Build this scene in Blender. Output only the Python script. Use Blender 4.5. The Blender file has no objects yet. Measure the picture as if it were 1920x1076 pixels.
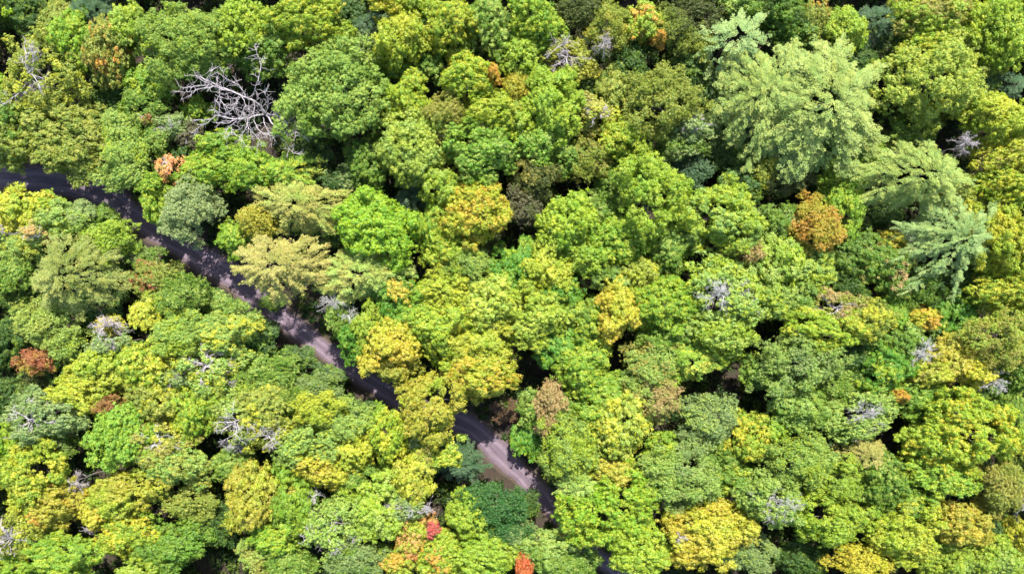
import bpy, math, random
import numpy as np
from mathutils import Vector

R = math.radians
scene = bpy.context.scene
COL = scene.collection

# ------------------------------------------------------------------ camera
CAM_H = 150.0                      # drone height above the forest floor (m)
VIEW_W = 156.0                     # metres of ground across the frame
cam_data = bpy.data.cameras.new("camera")
cam = bpy.data.objects.new("camera", cam_data)
COL.objects.link(cam)
cam.location = (0, 0, CAM_H)
cam.rotation_euler = (0, 0, 0)
cam_data.sensor_width = 36.0
cam_data.lens = 36.0 * CAM_H / VIEW_W
cam_data.clip_end = 3000.0
scene.camera = cam

# ------------------------------------------------------------------ light
SUN_ELEV, SUN_AZ = 60.0, 10.0      # azimuth clockwise from +Y (top of the picture)
world = bpy.data.worlds.new("World")
scene.world = world
world.use_nodes = True
wn = world.node_tree
bg = wn.nodes["Background"]
sky = wn.nodes.new("ShaderNodeTexSky")
sky.sky_type = 'NISHITA'
sky.sun_disc = False
sky.sun_elevation = R(SUN_ELEV)
sky.sun_rotation = R(SUN_AZ)
wn.links.new(sky.outputs[0], bg.inputs[0])
bg.inputs[1].default_value = 0.15
sd = bpy.data.lights.new("sun", 'SUN')
sd.energy = 4.3
sd.angle = R(0.5)
sd.color = (1.0, 0.95, 0.86)
sun = bpy.data.objects.new("sun", sd)
COL.objects.link(sun)
sun.location = (0, 60, 80)
sun.rotation_euler = (R(90 - SUN_ELEV), 0, R(180 - SUN_AZ))

scene.view_settings.view_transform = 'Standard'
scene.view_settings.look = 'None'
scene.view_settings.gamma = 1.0
scene.view_settings.exposure = 1.70
scene.render.engine = 'CYCLES'
scene.cycles.max_bounces = 6
scene.cycles.diffuse_bounces = 3
scene.cycles.transmission_bounces = 3
scene.cycles.glossy_bounces = 1

# ------------------------------------------------------------------ helpers
def at(px, py, z):
    """ground-plan position of a point of the photograph seen at height z"""
    k = VIEW_W / 1920.0 * (CAM_H - z) / CAM_H
    return (px - 960) * k, (538 - py) * k

def mesh_from(name, V, F, smooth=False, attrs=None, mat=None):
    V = np.asarray(V, dtype=np.float32)
    F = np.asarray(F, dtype=np.int32)
    me = bpy.data.meshes.new(name)
    n, k = F.shape
    me.vertices.add(len(V)); me.vertices.foreach_set("co", V.ravel())
    me.loops.add(n * k); me.loops.foreach_set("vertex_index", F.ravel())
    me.polygons.add(n)
    me.polygons.foreach_set("loop_start", np.arange(0, n * k, k, dtype=np.int32))
    me.polygons.foreach_set("use_smooth", np.full(n, smooth, dtype=bool))
    me.update(calc_edges=True)
    for an, dom, arr in (attrs or []):
        a = me.attributes.new(an, 'FLOAT', dom)
        a.data.foreach_set("value", np.asarray(arr, dtype=np.float32))
    if mat: me.materials.append(mat)
    return me

def link(name, me, parent=None):
    o = bpy.data.objects.new(name, me); COL.objects.link(o)
    if parent is not None: o.parent = parent
    return o

def tag(o, label=None, cat=None, group=None, kind=None):
    if label: o["label"] = label
    if cat: o["category"] = cat
    if group: o["group"] = group
    if kind: o["kind"] = kind

def unit(v): return v / (np.linalg.norm(v, axis=-1, keepdims=True) + 1e-9)

def leaf_quads(P, N, s, rng, aspect=1.0, fold=0.25):
    """one folded diamond per point, lying square to N"""
    n = len(P)
    r = unit(rng.normal(size=(n, 3)))
    u = unit(np.cross(N, r)); v = np.cross(N, u)
    s = s.reshape(-1, 1)
    a = P - u * s; c = P + u * s
    b = P + v * s * aspect - N * s * fold
    d = P - v * s * aspect - N * s * fold
    V = np.stack([a, b, c, d], 1).reshape(-1, 3)
    F = np.arange(4 * n).reshape(n, 4)
    return V, F

class Tubes:
    def __init__(self, sides=5): self.V = []; self.F = []; self.n = 0; self.s = sides
    def add(self, pts, radii):
        pts = np.asarray(pts, float); m = len(pts); s = self.s
        t = unit(np.gradient(pts, axis=0))
        ref = np.array([0.31, 0.17, 0.93]) if abs(t[0][2]) < 0.9 else np.array([1.0, 0.1, 0.0])
        u = unit(np.cross(t, ref)); v = np.cross(t, u)
        an = np.arange(s) / s * 2 * math.pi
        ring = (u[:, None, :] * np.cos(an)[None, :, None] + v[:, None, :] * np.sin(an)[None, :, None])
        ring = pts[:, None, :] + ring * np.asarray(radii, float)[:, None, None]
        self.V.append(ring.reshape(-1, 3))
        i = np.arange(m - 1)[:, None]; j = np.arange(s)[None, :]
        a = i * s + j; b = i * s + (j + 1) % s
        self.F.append(np.stack([a, b, b + s, a + s], -1).reshape(-1, 4) + self.n)
        self.n += m * s
    def mesh(self, name, mat): return mesh_from(name, np.concatenate(self.V), np.concatenate(self.F), True, None, mat)

def catmull(P, per=6):
    P = [np.array(p, float) for p in P]
    P = [2 * P[0] - P[1]] + P + [2 * P[-1] - P[-2]]
    out = []
    for i in range(1, len(P) - 2):
        for k in range(per):
            t = k / per
            out.append(0.5 * (2 * P[i] + (P[i+1] - P[i-1]) * t + (2*P[i-1] - 5*P[i] + 4*P[i+1] - P[i+2]) * t*t
                       + (3*P[i] - P[i-1] - 3*P[i+1] + P[i+2]) * t**3))
    out.append(P[-2])
    return np.array(out)

# ------------------------------------------------------------------ colours (sunlit look in sRGB, scaled to real albedo)
PAL = dict(
 dkgreen=(78,116,30), dkgreen2=(70,128,50), green=(126,164,34), greenvivid=(116,174,28), lime=(156,196,30), limevivid=(164,206,20),
 limepale=(162,204,64), yellowgreen=(178,204,38), yellowpale=(194,212,76), yellow=(208,214,50), vivid=(220,218,36), gold=(222,204,50),
 oldgold=(200,194,54), orange=(238,188,64), orangebrown=(222,172,58), redorange=(236,124,56), salmon=(236,168,100), salmontan=(226,188,118),
 redpink=(222,104,100), rust=(196,120,82), rustbrown=(172,124,66), dkred=(120,44,36), palegreen=(170,200,90), sage=(154,180,110), sageblue=(158,188,116), sagebright=(170,192,96),
 sageolive=(156,168,78), sagegrey=(168,188,128), olive=(160,176,58), olivelime=(172,184,72), dkolive=(98,112,42), tan=(184,180,82),
 straw=(186,180,94), pinktan=(206,178,124), brown=(128,96,66), greybrown=(120,118,90), bluegreen=(80,118,80),
 grey=(150,142,146), greypale=(190,190,184), greywarm=(168,152,140), pinkgrey=(190,150,146))
LEAF_K = 0.52
def lin(c):
    c = c / 255.0
    return c / 12.92 if c <= 0.04045 else ((c + 0.055) / 1.055) ** 2.4
def albedo(name, k=None):
    return tuple(lin(c) * (k or LEAF_K) * f for c, f in zip(PAL[name], (1.0, 1.0, 0.72)))

# ------------------------------------------------------------------ materials
def new_mat(name):
    m = bpy.data.materials.new(name); m.use_nodes = True
    nt = m.node_tree; nt.nodes.clear()
    return m, nt, nt.nodes.new("ShaderNodeOutputMaterial")

def N_(nt, t, **kw):
    n = nt.nodes.new(t)
    for k, v in kw.items(): setattr(n, k, v)
    return n

def math_(nt, op, a, b=None, c=None):
    n = N_(nt, "ShaderNodeMath", operation=op)
    for i, x in enumerate((a, b, c)):
        if x is None: continue
        if isinstance(x, (int, float)): n.inputs[i].default_value = x
        else: nt.links.new(x, n.inputs[i])
    return n.outputs[0]

def leaf_material(name, trans=0.38, spread=0.45, rough=0.5):
    m, nt, out = new_mat(name); L = nt.links.new
    oi = N_(nt, "ShaderNodeObjectInfo")
    tint = N_(nt, "ShaderNodeAttribute", attribute_type='OBJECT', attribute_name='tint_color')
    amt = N_(nt, "ShaderNodeAttribute", attribute_type='OBJECT', attribute_name='tint_amount')
    rnd = N_(nt, "ShaderNodeAttribute", attribute_type='GEOMETRY', attribute_name='leaf_random')
    clump = N_(nt, "ShaderNodeAttribute", attribute_type='GEOMETRY', attribute_name='clump_random')
    tc = N_(nt, "ShaderNodeTexCoord")
    off = N_(nt, "ShaderNodeVectorMath", operation='ADD')
    sc = N_(nt, "ShaderNodeVectorMath", operation='SCALE'); sc.inputs['Scale'].default_value = 37.0
    L(oi.outputs['Random'], sc.inputs[0]); L(tc.outputs['Object'], off.inputs[0]); L(sc.outputs[0], off.inputs[1])
    nz = N_(nt, "ShaderNodeTexNoise"); nz.inputs['Scale'].default_value = 0.33; nz.inputs['Detail'].default_value = 2.0
    L(off.outputs[0], nz.inputs['Vector'])
    # patchy tint: whole boughs turn, with some leaf clumps ahead of the rest
    v = math_(nt, 'MULTIPLY_ADD', clump.outputs['Fac'], 0.22, nz.outputs['Fac'])
    v = math_(nt, 'ADD', v, math_(nt, 'MULTIPLY', amt.outputs['Fac'], 0.5))
    mr = N_(nt, "ShaderNodeMapRange"); mr.inputs['From Min'].default_value = 0.78; mr.inputs['From Max'].default_value = 0.98
    mr.interpolation_type = 'SMOOTHSTEP'; L(v, mr.inputs['Value'])
    has = math_(nt, 'GREATER_THAN', amt.outputs['Fac'], 0.01)
    f = math_(nt, 'MULTIPLY', mr.outputs[0], has)
    mx = N_(nt, "ShaderNodeMix", data_type='RGBA'); L(f, mx.inputs[0]); L(oi.outputs['Color'], mx.inputs[6]); L(tint.outputs['Color'], mx.inputs[7])
    hsv = N_(nt, "ShaderNodeHueSaturation")
    L(mx.outputs[2], hsv.inputs['Color'])
    L(math_(nt, 'MULTIPLY_ADD', clump.outputs['Fac'], -0.045, 0.5225), hsv.inputs['Hue'])
    L(math_(nt, 'MULTIPLY_ADD', rnd.outputs['Fac'], -0.22, 1.06), hsv.inputs['Saturation'])
    val = math_(nt, 'MULTIPLY_ADD', rnd.outputs['Fac'], spread, 1.0 - spread * 0.5)
    val = math_(nt, 'MULTIPLY', val, math_(nt, 'MULTIPLY_ADD', clump.outputs['Fac'], 0.3, 0.85))
    L(val, hsv.inputs['Value'])
    pb = N_(nt, "ShaderNodeBsdfPrincipled"); pb.inputs['Roughness'].default_value = rough
    pb.inputs['Specular IOR Level'].default_value = 0.35
    L(hsv.outputs[0], pb.inputs['Base Color'])
    tr = N_(nt, "ShaderNodeBsdfTranslucent")
    tcm = N_(nt, "ShaderNodeMix", data_type='RGBA', blend_type='MULTIPLY'); tcm.inputs[0].default_value = 1.0
    L(hsv.outputs[0], tcm.inputs[6]); tcm.inputs[7].default_value = (1.35, 1.45, 0.7, 1)
    L(tcm.outputs[2], tr.inputs[0])
    ms = N_(nt, "ShaderNodeMixShader"); ms.inputs[0].default_value = trans
    L(pb.outputs[0], ms.inputs[1]); L(tr.outputs[0], ms.inputs[2]); L(ms.outputs[0], out.inputs[0])
    return m

def wood_material(name, c1, c2, scale=3.0):
    m, nt, out = new_mat(name); L = nt.links.new
    tc = N_(nt, "ShaderNodeTexCoord")
    mp = N_(nt, "ShaderNodeMapping"); mp.inputs['Scale'].default_value = (1, 1, 0.25); L(tc.outputs['Object'], mp.inputs[0])
    nz = N_(nt, "ShaderNodeTexNoise"); nz.inputs['Scale'].default_value = scale; nz.inputs['Detail'].default_value = 5
    L(mp.outputs[0], nz.inputs['Vector'])
    cr = N_(nt, "ShaderNodeValToRGB"); cr.color_ramp.elements[0].position = 0.35; cr.color_ramp.elements[1].position = 0.68
    cr.color_ramp.elements[0].color = (*c1, 1); cr.color_ramp.elements[1].color = (*c2, 1)
    L(nz.outputs['Fac'], cr.inputs[0])
    pb = N_(nt, "ShaderNodeBsdfPrincipled"); pb.inputs['Roughness'].default_value = 0.85
    L(cr.outputs[0], pb.inputs['Base Color'])
    bp = N_(nt, "ShaderNodeBump"); bp.inputs['Strength'].default_value = 0.5; bp.inputs['Distance'].default_value = 0.03
    L(nz.outputs['Fac'], bp.inputs['Height']); L(bp.outputs[0], pb.inputs['Normal'])
    L(pb.outputs[0], out.inputs[0])
    return m

M_LEAF = leaf_material("broad_leaves")
M_NEEDLE = leaf_material("needles", trans=0.22, spread=0.35, rough=0.6)
M_BARK = wood_material("bark", (0.06, 0.045, 0.035), (0.17, 0.14, 0.11))
M_DEAD = wood_material("weathered_wood", (0.18, 0.155, 0.16), (0.40, 0.36, 0.365), 2.0)
M_DEADPALE = wood_material("bleached_wood", (0.18, 0.175, 0.16), (0.38, 0.37, 0.345), 2.0)

# ------------------------------------------------------------------ tree prototypes
def outline(rng):
    a, b, c = rng.uniform(0, 6.28, 3); k = rng.uniform(0.08, 0.17, 3)
    return lambda th: 1 + k[0] * np.sin(2 * th + a) + k[1] * np.sin(3 * th + b) + k[2] * np.sin(5 * th + c)

def lobe_set(rng, Rr, H, lr0, lr1, dens, zc_f=0.70, hollow=0.0, keep=1.0):
    zc = H * zc_f; up = H * (0.97 - zc_f); dn = H * 0.26
    n = int(dens * (Rr / (0.5 * (lr0 + lr1))) ** 2) + 6
    i = np.arange(n) + 0.5
    z = 1.0 - i / n * 1.38
    th = i * 2.39996 + rng.normal(size=n) * 0.22
    z = np.clip(z + rng.normal(size=n) * 0.07, -0.4, 0.99)
    rr = np.sqrt(1 - z * z)
    of = outline(rng)
    lr = lr0 * 0.72 + (lr1 * 1.08 - lr0 * 0.72) * rng.random(n) ** 0.9
    k = rng.uniform(0.66, 1.14, n)
    rad = np.maximum(Rr * of(th) - lr * 0.55, 0.15)
    P = np.stack([rad * rr * k * np.cos(th), rad * rr * k * np.sin(th),
                  zc + np.where(z > 0, up, dn) * z * k - lr * 0.5], 1)
    D = unit(np.stack([rr * np.cos(th), rr * np.sin(th), z * 1.0 + 0.35], 1))
    # smaller boughs further in, behind the outer ones
    n2 = int(n * 0.35); z2 = rng.uniform(0.0, 1.0, n2); t2 = rng.uniform(0, 6.283, n2); r2 = np.sqrt(1 - z2 * z2)
    ra2 = np.maximum(Rr * of(t2) - lr[:n2] * 0.55, 0.15)
    P = np.concatenate([P, np.stack([ra2 * r2 * 0.72 * np.cos(t2), ra2 * r2 * 0.72 * np.sin(t2), zc + up * z2 * 0.72 - lr[:n2] * 0.5], 1)])
    D = np.concatenate([D, unit(np.stack([r2 * np.cos(t2), r2 * np.sin(t2), z2 + 0.8], 1))]); lr = np.concatenate([lr, lr[:n2]]); n += n2
    m = rng.random(n) < keep
    if hollow > 0: m &= np.hypot(P[:, 0] - 0.1 * Rr, P[:, 1]) > hollow * Rr
    return P[m], D[m], lr[m]

def crown_puffy(name, Rr, H, seed, pr=0.31, ls=0.102, per=37, lr=(0.75, 1.25), dens=2.0, nj=0.34, keep=1.0, hollow=0.0):
    rng = np.random.default_rng(seed)
    sc = min(1.0, 0.55 + Rr / 7.0)
    P, D, LR = lobe_set(rng, Rr, H, lr[0] * sc, lr[1] * sc, dens, keep=keep, hollow=hollow)
    cen, dr = [], []
    for p, d, r in zip(P, D, LR):
        n = int(1.75 * (r / pr) ** 2) + 3
        q = unit(rng.normal(size=(n * 3, 3)) + d * 0.9)
        q = q[(q @ d > -0.15) & (q[:, 2] > -0.45)][:n]
        cen.append(p + q * (r * (rng.uniform(0.70, 1.08, (len(q), 1)) + 0.65 * rng.random((len(q), 1)) ** 4)) * np.array([1, 1, 0.85])); dr.append(unit(q + d * 0.5))
    C = np.concatenate(cen); Dq = np.concatenate(dr); n = len(C)
    pp = pr * rng.uniform(0.75, 1.3, n)
    idx = np.repeat(np.arange(n), per)
    q = unit(rng.normal(size=(len(idx), 3)) * 0.75 + Dq[idx] * 0.75 + np.array([0, 0, 0.35]))
    pos = C[idx] + q * (pp[idx] * (rng.uniform(0.6, 1.1, len(idx)) + 0.8 * rng.random(len(idx)) ** 5))[:, None]
    nrm = unit(q + rng.normal(size=q.shape) * nj + np.array([0, 0, 0.25]))
    # leaves deeper inside the boughs, closing the gaps between the clumps
    nf = (70 * LR ** 2 * (0.12 / ls) ** 2).astype(int); j = np.repeat(np.arange(len(P)), nf)
    qf = unit(rng.normal(size=(len(j), 3)) + D[j] * 0.4)
    pf = P[j] + qf * (LR[j] * rng.uniform(0.45, 0.85, len(j)))[:, None]
    pos = np.concatenate([pos, pf]); nrm = np.concatenate([nrm, unit(qf + rng.normal(size=qf.shape) * 0.4 + np.array([0, 0, 0.5]))])
    crf = rng.random(len(j))
    m = len(pos)
    s = ls * rng.uniform(0.65, 1.25, m)
    V, F = leaf_quads(pos, nrm, s, rng, rng.uniform(0.6, 0.95, (m, 1)))
    cr = np.concatenate([rng.random(n)[idx], crf])
    return mesh_from(name, V, F, False, [("leaf_random", 'FACE', rng.random(m)), ("clump_random", 'FACE', cr)], M_LEAF)

def crown_fronds(name, Rr, H, seed, fl=1.2, fw=0.26, cover=3.0, nl=0.2, nw=0.036, per=60, arms=9, amp=0.14, top=0.97, drop=0.5):
    """conifer crown: feathery sprays lapping over each other like shingles round a cone, longer along the main arms"""
    rng = np.random.default_rng(seed)
    of = outline(rng); ph = rng.uniform(0, 6.28); ph2 = rng.uniform(0, 6.28)
    arm = lambda th: 1 + amp * np.sin(arms * th + ph + 0.9 * np.sin(2 * th + ph2)) + amp * 0.55 * np.sin((2 * arms + 3) * th + ph2)
    n = int(cover * math.pi * Rr * Rr / (fl * fw * 2 * 0.7)) + 10
    u = np.sqrt(rng.uniform(0.0, 1, n)) ** 1.1
    th = rng.uniform(0, 6.283, n)
    # gather the sprays toward the arms
    th = th + 0.55 / arms * np.cos(arms * th + ph + 0.9 * np.sin(2 * th + ph2))
    edge = Rr * of(th) * (1 + (arm(th) - 1) * u)
    rad = u * (edge - fl * 0.45)
    tier = 0.016 * np.sin(u * 17 + 2.5 * np.sin(th * 2 + ph))
    z = H * (top - drop * u ** 1.25 + tier * 0.6 + 0.03 * (arm(th) - 1) / max(amp, .01)) + rng.normal(size=n) * 0.32
    B = np.stack([rad * np.cos(th), rad * np.sin(th), z], 1)
    az = th + rng.normal(size=n) * 0.42
    el = np.clip(0.35 - 0.55 * u + rng.normal(size=n) * 0.18, -0.7, 0.7)
    A = np.stack([np.cos(az) * np.cos(el), np.sin(az) * np.cos(el), np.sin(el)], 1)
    S = unit(np.cross(np.array([0, 0, 1.0]), A)); U = np.cross(A, S)
    L = fl * rng.uniform(0.6, 1.25, n)
    i = np.repeat(np.arange(n), per); m = len(i)
    s = rng.uniform(0.02, 1, m); w = fw * np.sin(np.pi * np.clip(s * 0.85 + 0.12, 0, 1)) ** 0.8
    k = rng.uniform(-1, 1, m)
    base = B[i] + A[i] * (L[i] * s)[:, None] + S[i] * (w * k)[:, None] - U[i] * (0.22 * s * s * L[i] + 0.35 * w * k * k)[:, None]
    d = unit(A[i] * 0.9 + S[i] * (k * 0.9 + rng.normal(size=m) * 0.2)[:, None] + rng.normal(size=(m, 3)) * 0.16)
    nrm = unit(U[i] + rng.normal(size=(m, 3)) * 0.3); v = unit(np.cross(nrm, d))
    l = (nl * rng.uniform(0.7, 1.35, m))[:, None]; ww = (nw * rng.uniform(0.7, 1.3, m))[:, None]
    V = np.stack([base, base + d * l * 0.5 + v * ww, base + d * l, base + d * l * 0.5 - v * ww], 1).reshape(-1, 3)
    F = np.arange(4 * m).reshape(m, 4)
    return mesh_from(name, V, F, False, [("leaf_random", 'FACE', rng.random(m)), ("clump_random", 'FACE', rng.random(n)[i])], M_NEEDLE)

def trunk_mesh(name, Rr, H, seed, mat, conifer=False):
    rng = np.random.default_rng(seed); T = Tubes(7)
    top = H * (0.84 if conifer else 0.70)
    r0 = 0.10 + Rr * 0.045
    zs = np.linspace(-0.3, top, 9)
    wob = np.cumsum(rng.normal(size=(9, 2)) * 0.05, 0)
    base = np.column_stack([wob[:, 0], wob[:, 1], zs]); base[0, :2] = base[1, :2] = 0
    T.add(base, r0 * (1.2 - zs / top * 1.05).clip(0.12, 1.4))
    if not conifer:
        for i in range(int(5 + Rr)):
            th = i * 2.4 + rng.normal() * 0.3; k = rng.uniform(0.35, 0.95)
            z0 = H * 0.38 + 0.3 * H * i / (5 + Rr)
            b = np.array([0, 0, z0]); e = np.array([math.cos(th) * Rr * 0.78 * k, math.sin(th) * Rr * 0.78 * k, H * (0.62 + 0.26 * (1 - k))])
            m = (b + e) / 2 + np.array([0, 0, 0.3]); T.add(catmull([b, m, e], 4), np.linspace(r0 * 0.5, 0.03, 9))
    return T.mesh(name, mat)

def branch_rec(T, rng, p, d, ln, r, depth, droop=0.0, spread=0.7, sub=3):
    n = 5; pts = [p]; dd = d.copy()
    for i in range(n):
        dd = unit(dd + rng.normal(size=3) * 0.17 + np.array([0, 0, -droop]))
        pts.append(pts[-1] + dd * ln / n)
    T.add(pts, np.linspace(r, max(r * 0.35, 0.012), n + 1))
    if depth > 0:
        for j in range(sub + int(rng.integers(0, 2))):
            k = int(rng.integers(1, n + 1))
            nd = unit(pts[k] - pts[k-1]); nd = unit(nd + rng.normal(size=3) * spread * np.array([1, 1, 0.6]))
            branch_rec(T, rng, pts[k], nd, ln * rng.uniform(0.4, 0.68), r * 0.52, depth - 1, droop, spread, sub)

def bare_mesh(name, Rr, H, seed, mat, n=10, trunk=True, z=0.72, rise=0.35, thick=1.0, sub=3):
    rng = np.random.default_rng(seed); T = Tubes(5)
    r0 = (0.038 + 0.011 * Rr) * thick
    if trunk:
        zs = np.linspace(-0.3, H * 0.93, 8); w = np.cumsum(rng.normal(size=(8, 2)) * 0.09, 0); w[0] = 0; w[1] = 0
        T.add(np.column_stack([w, zs]), np.linspace(r0 * 2.0, 0.05, 8))
    else:
        T.add(np.array([(0.0, 0.0, H * (z - 0.06)), (0.02, 0.0, H * (z + 0.05)), (0, 0, H * (z + 0.20))]), [r0 * 1.6, r0 * 1.3, r0 * 0.8])
    for i in range(n):
        th = i * 2.4 + rng.normal() * 0.4; t = rng.random()
        d = unit(np.array([math.cos(th), math.sin(th), rise + 0.35 * t]))
        branch_rec(T, rng, np.array([0, 0, H * (z + 0.18 * t)]), d, Rr * rng.uniform(0.55, 0.95) * (1 - 0.25 * t), r0, 3 if Rr > 1.6 else 2, 0.05, 0.65, sub)
    return T.mesh(name, mat)

SIZES = [1.4, 2.3, 3.4, 4.8, 6.8]
PROTO = {}
def proto(kind, ri, var):
    key = (kind, ri, var)
    if key in PROTO: return PROTO[key]
    Rr = SIZES[ri]; H = 16.0; seed = 1000 + 97 * ri + 13 * var + sum(map(ord, kind)) * 7
    d = {}
    if kind in 'MX':
        d['crown'] = crown_puffy("leaf_crown", Rr, H, seed)
    elif kind == 'M2':
        d['crown'] = crown_puffy("leaf_crown", Rr, H, seed, pr=0.25, ls=0.095, per=26)
    elif kind == 'F' or kind == 'U':
        d['crown'] = crown_puffy("leaf_crown", Rr, H, seed, pr=0.21, ls=0.082, per=15, lr=(0.6, 1.05), nj=0.5)
    elif kind == 'S':
        d['crown'] = crown_puffy("thin_leaf_crown", Rr, H, seed, pr=0.27, ls=0.115, per=15, keep=0.62, lr=(0.7, 1.1))
        d['bare_branches'] = bare_mesh("bare_branches", Rr * 0.95, H, seed + 1, M_DEAD, n=7, trunk=False, z=0.74)
    elif kind == 'S2':
        d['crown'] = crown_puffy("open_leaf_crown", Rr, H, seed, pr=0.3, ls=0.125, per=20, keep=0.92, hollow=0.30)
        d['bare_branches'] = bare_mesh("bare_branches", Rr * 0.6, H, seed + 1, M_DEADPALE, n=13, trunk=False, z=0.78, thick=0.9, sub=4)
    elif kind == 'P':
        d['crown'] = crown_fronds("needle_crown", Rr, H, seed, fl=1.15, fw=0.22, cover=2.7, nl=0.18, nw=0.031, per=70, arms=int(6 + Rr * 0.7), amp=0.11, drop=0.42)
    elif kind == 'P2':
        d['crown'] = crown_fronds("needle_crown", Rr, H, seed, fl=1.25, fw=0.2, cover=2.2, nl=0.18, nw=0.03, per=70, arms=9, amp=0.30, drop=0.36)
    elif kind == 'H':
        d['crown'] = crown_fronds("needle_crown", Rr, H, seed, fl=0.95, fw=0.17, cover=2.8, nl=0.18, nw=0.032, per=42, arms=int(8 + Rr), amp=0.09, drop=0.36)
    elif kind == 'B':
        d['crown'] = crown_fronds("needle_crown", Rr, H, seed, fl=0.9, fw=0.2, cover=2.8, nl=0.17, nw=0.034, per=42, arms=int(7 + Rr), amp=0.15, drop=0.55)
    if kind in ('D', 'DP'):
        d['branches'] = bare_mesh("dead_branches", Rr, H, seed, M_DEADPALE if kind == 'DP' else M_DEAD, n=13, trunk=True, rise=0.2, sub=4)
    else:
        d['trunk'] = trunk_mesh("trunk", Rr, H, seed + 5, M_BARK, kind in ('P', 'P2', 'H', 'B'))
    PROTO[key] = d
    return d

# ------------------------------------------------------------------ ground
def hgt(x, y):
    return 0.35 * np.sin(x * 0.11 + 1.3) * np.sin(y * 0.13) + 0.12 * np.sin(x * 0.43 + y * 0.31) - 0.25

ROAD_PX = [(-260,300), (-120,316), (0,330), (110,342), (200,368), (270,418), (335,462), (410,503), (480,553), (550,611), (618,662), (690,712), (790,770), (880,800),
           (955,868), (1005,918), (1040,962), (1085,1012), (1145,1062), (1230,1120), (1330,1200)]
RW = [2.3, 2.3, 2.3, 2.4, 2.4, 2.0, 1.9, 2.3, 2.1, 1.8, 1.75, 1.8, 2.0, 2.05, 2.0, 1.8, 1.5, 1.4, 1.5, 1.6, 1.6]
road = catmull([(*at(px, py, 0), w) for (px, py), w in zip(ROAD_PX, RW)], 8)
road[:, 2] *= 0.88

def road_dist(x, y):
    x = np.asarray(x, float); y = np.asarray(y, float)
    best = np.full(x.shape, 1e9)
    for p in road[::2]: best = np.minimum(best, np.hypot(x - p[0], y - p[1]) )
    return best

def build_ground():
    m, nt, out = new_mat("forest_floor"); L = nt.links.new
    tc = N_(nt, "ShaderNodeTexCoord")
    n1 = N_(nt, "ShaderNodeTexNoise"); n1.inputs['Scale'].default_value = 0.35; n1.inputs['Detail'].default_value = 8; n1.inputs['Roughness'].default_value = 0.65
    n2 = N_(nt, "ShaderNodeTexNoise"); n2.inputs['Scale'].default_value = 9.0; n2.inputs['Detail'].default_value = 4
    L(tc.outputs['Object'], n1.inputs['Vector']); L(tc.outputs['Object'], n2.inputs['Vector'])
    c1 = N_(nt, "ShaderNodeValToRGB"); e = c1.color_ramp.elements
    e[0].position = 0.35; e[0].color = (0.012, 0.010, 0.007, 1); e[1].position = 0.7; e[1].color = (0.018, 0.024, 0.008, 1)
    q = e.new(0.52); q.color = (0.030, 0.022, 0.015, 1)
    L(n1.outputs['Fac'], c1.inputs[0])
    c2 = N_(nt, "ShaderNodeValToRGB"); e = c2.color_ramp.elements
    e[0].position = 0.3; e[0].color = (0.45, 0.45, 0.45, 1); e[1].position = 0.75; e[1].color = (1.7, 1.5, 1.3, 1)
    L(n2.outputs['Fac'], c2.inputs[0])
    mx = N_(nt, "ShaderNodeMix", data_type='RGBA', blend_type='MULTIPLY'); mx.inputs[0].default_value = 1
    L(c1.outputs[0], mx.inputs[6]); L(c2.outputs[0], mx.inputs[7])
    pb = N_(nt, "ShaderNodeBsdfPrincipled"); pb.inputs['Roughness'].default_value = 0.95
    L(mx.outputs[2], pb.inputs['Base Color'])
    bp = N_(nt, "ShaderNodeBump"); bp.inputs['Strength'].default_value = 0.8; bp.inputs['Distance'].default_value = 0.12
    L(n2.outputs['Fac'], bp.inputs['Height']); L(bp.outputs[0], pb.inputs['Normal']); L(pb.outputs[0], out.inputs[0])
    def axis(lim):
        a = np.arange(-lim, lim + 0.01, 1.0)
        f = lim + np.cumsum(np.geomspace(2, 200, 16))
        return np.concatenate([-f[::-1], a, f])
    xs, ys = axis(105), axis(72)
    X, Y = np.meshgrid(xs, ys)
    Z = hgt(X, Y)
    rd = road_dist(X, Y)
    k = np.clip((rd - 3.2) / 4.0, 0, 1); Z = Z * k - 0.06 * (1 - k)
    n, mm = X.shape
    i = np.arange((n - 1))[:, None] * mm + np.arange(mm - 1)[None, :]
    F = np.stack([i, i + 1, i + mm + 1, i + mm], -1).reshape(-1, 4)
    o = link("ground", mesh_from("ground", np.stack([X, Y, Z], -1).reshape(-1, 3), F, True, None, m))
    tag(o, "brown leaf-littered forest floor showing in dark gaps between the trees", "ground", kind="structure")

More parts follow.
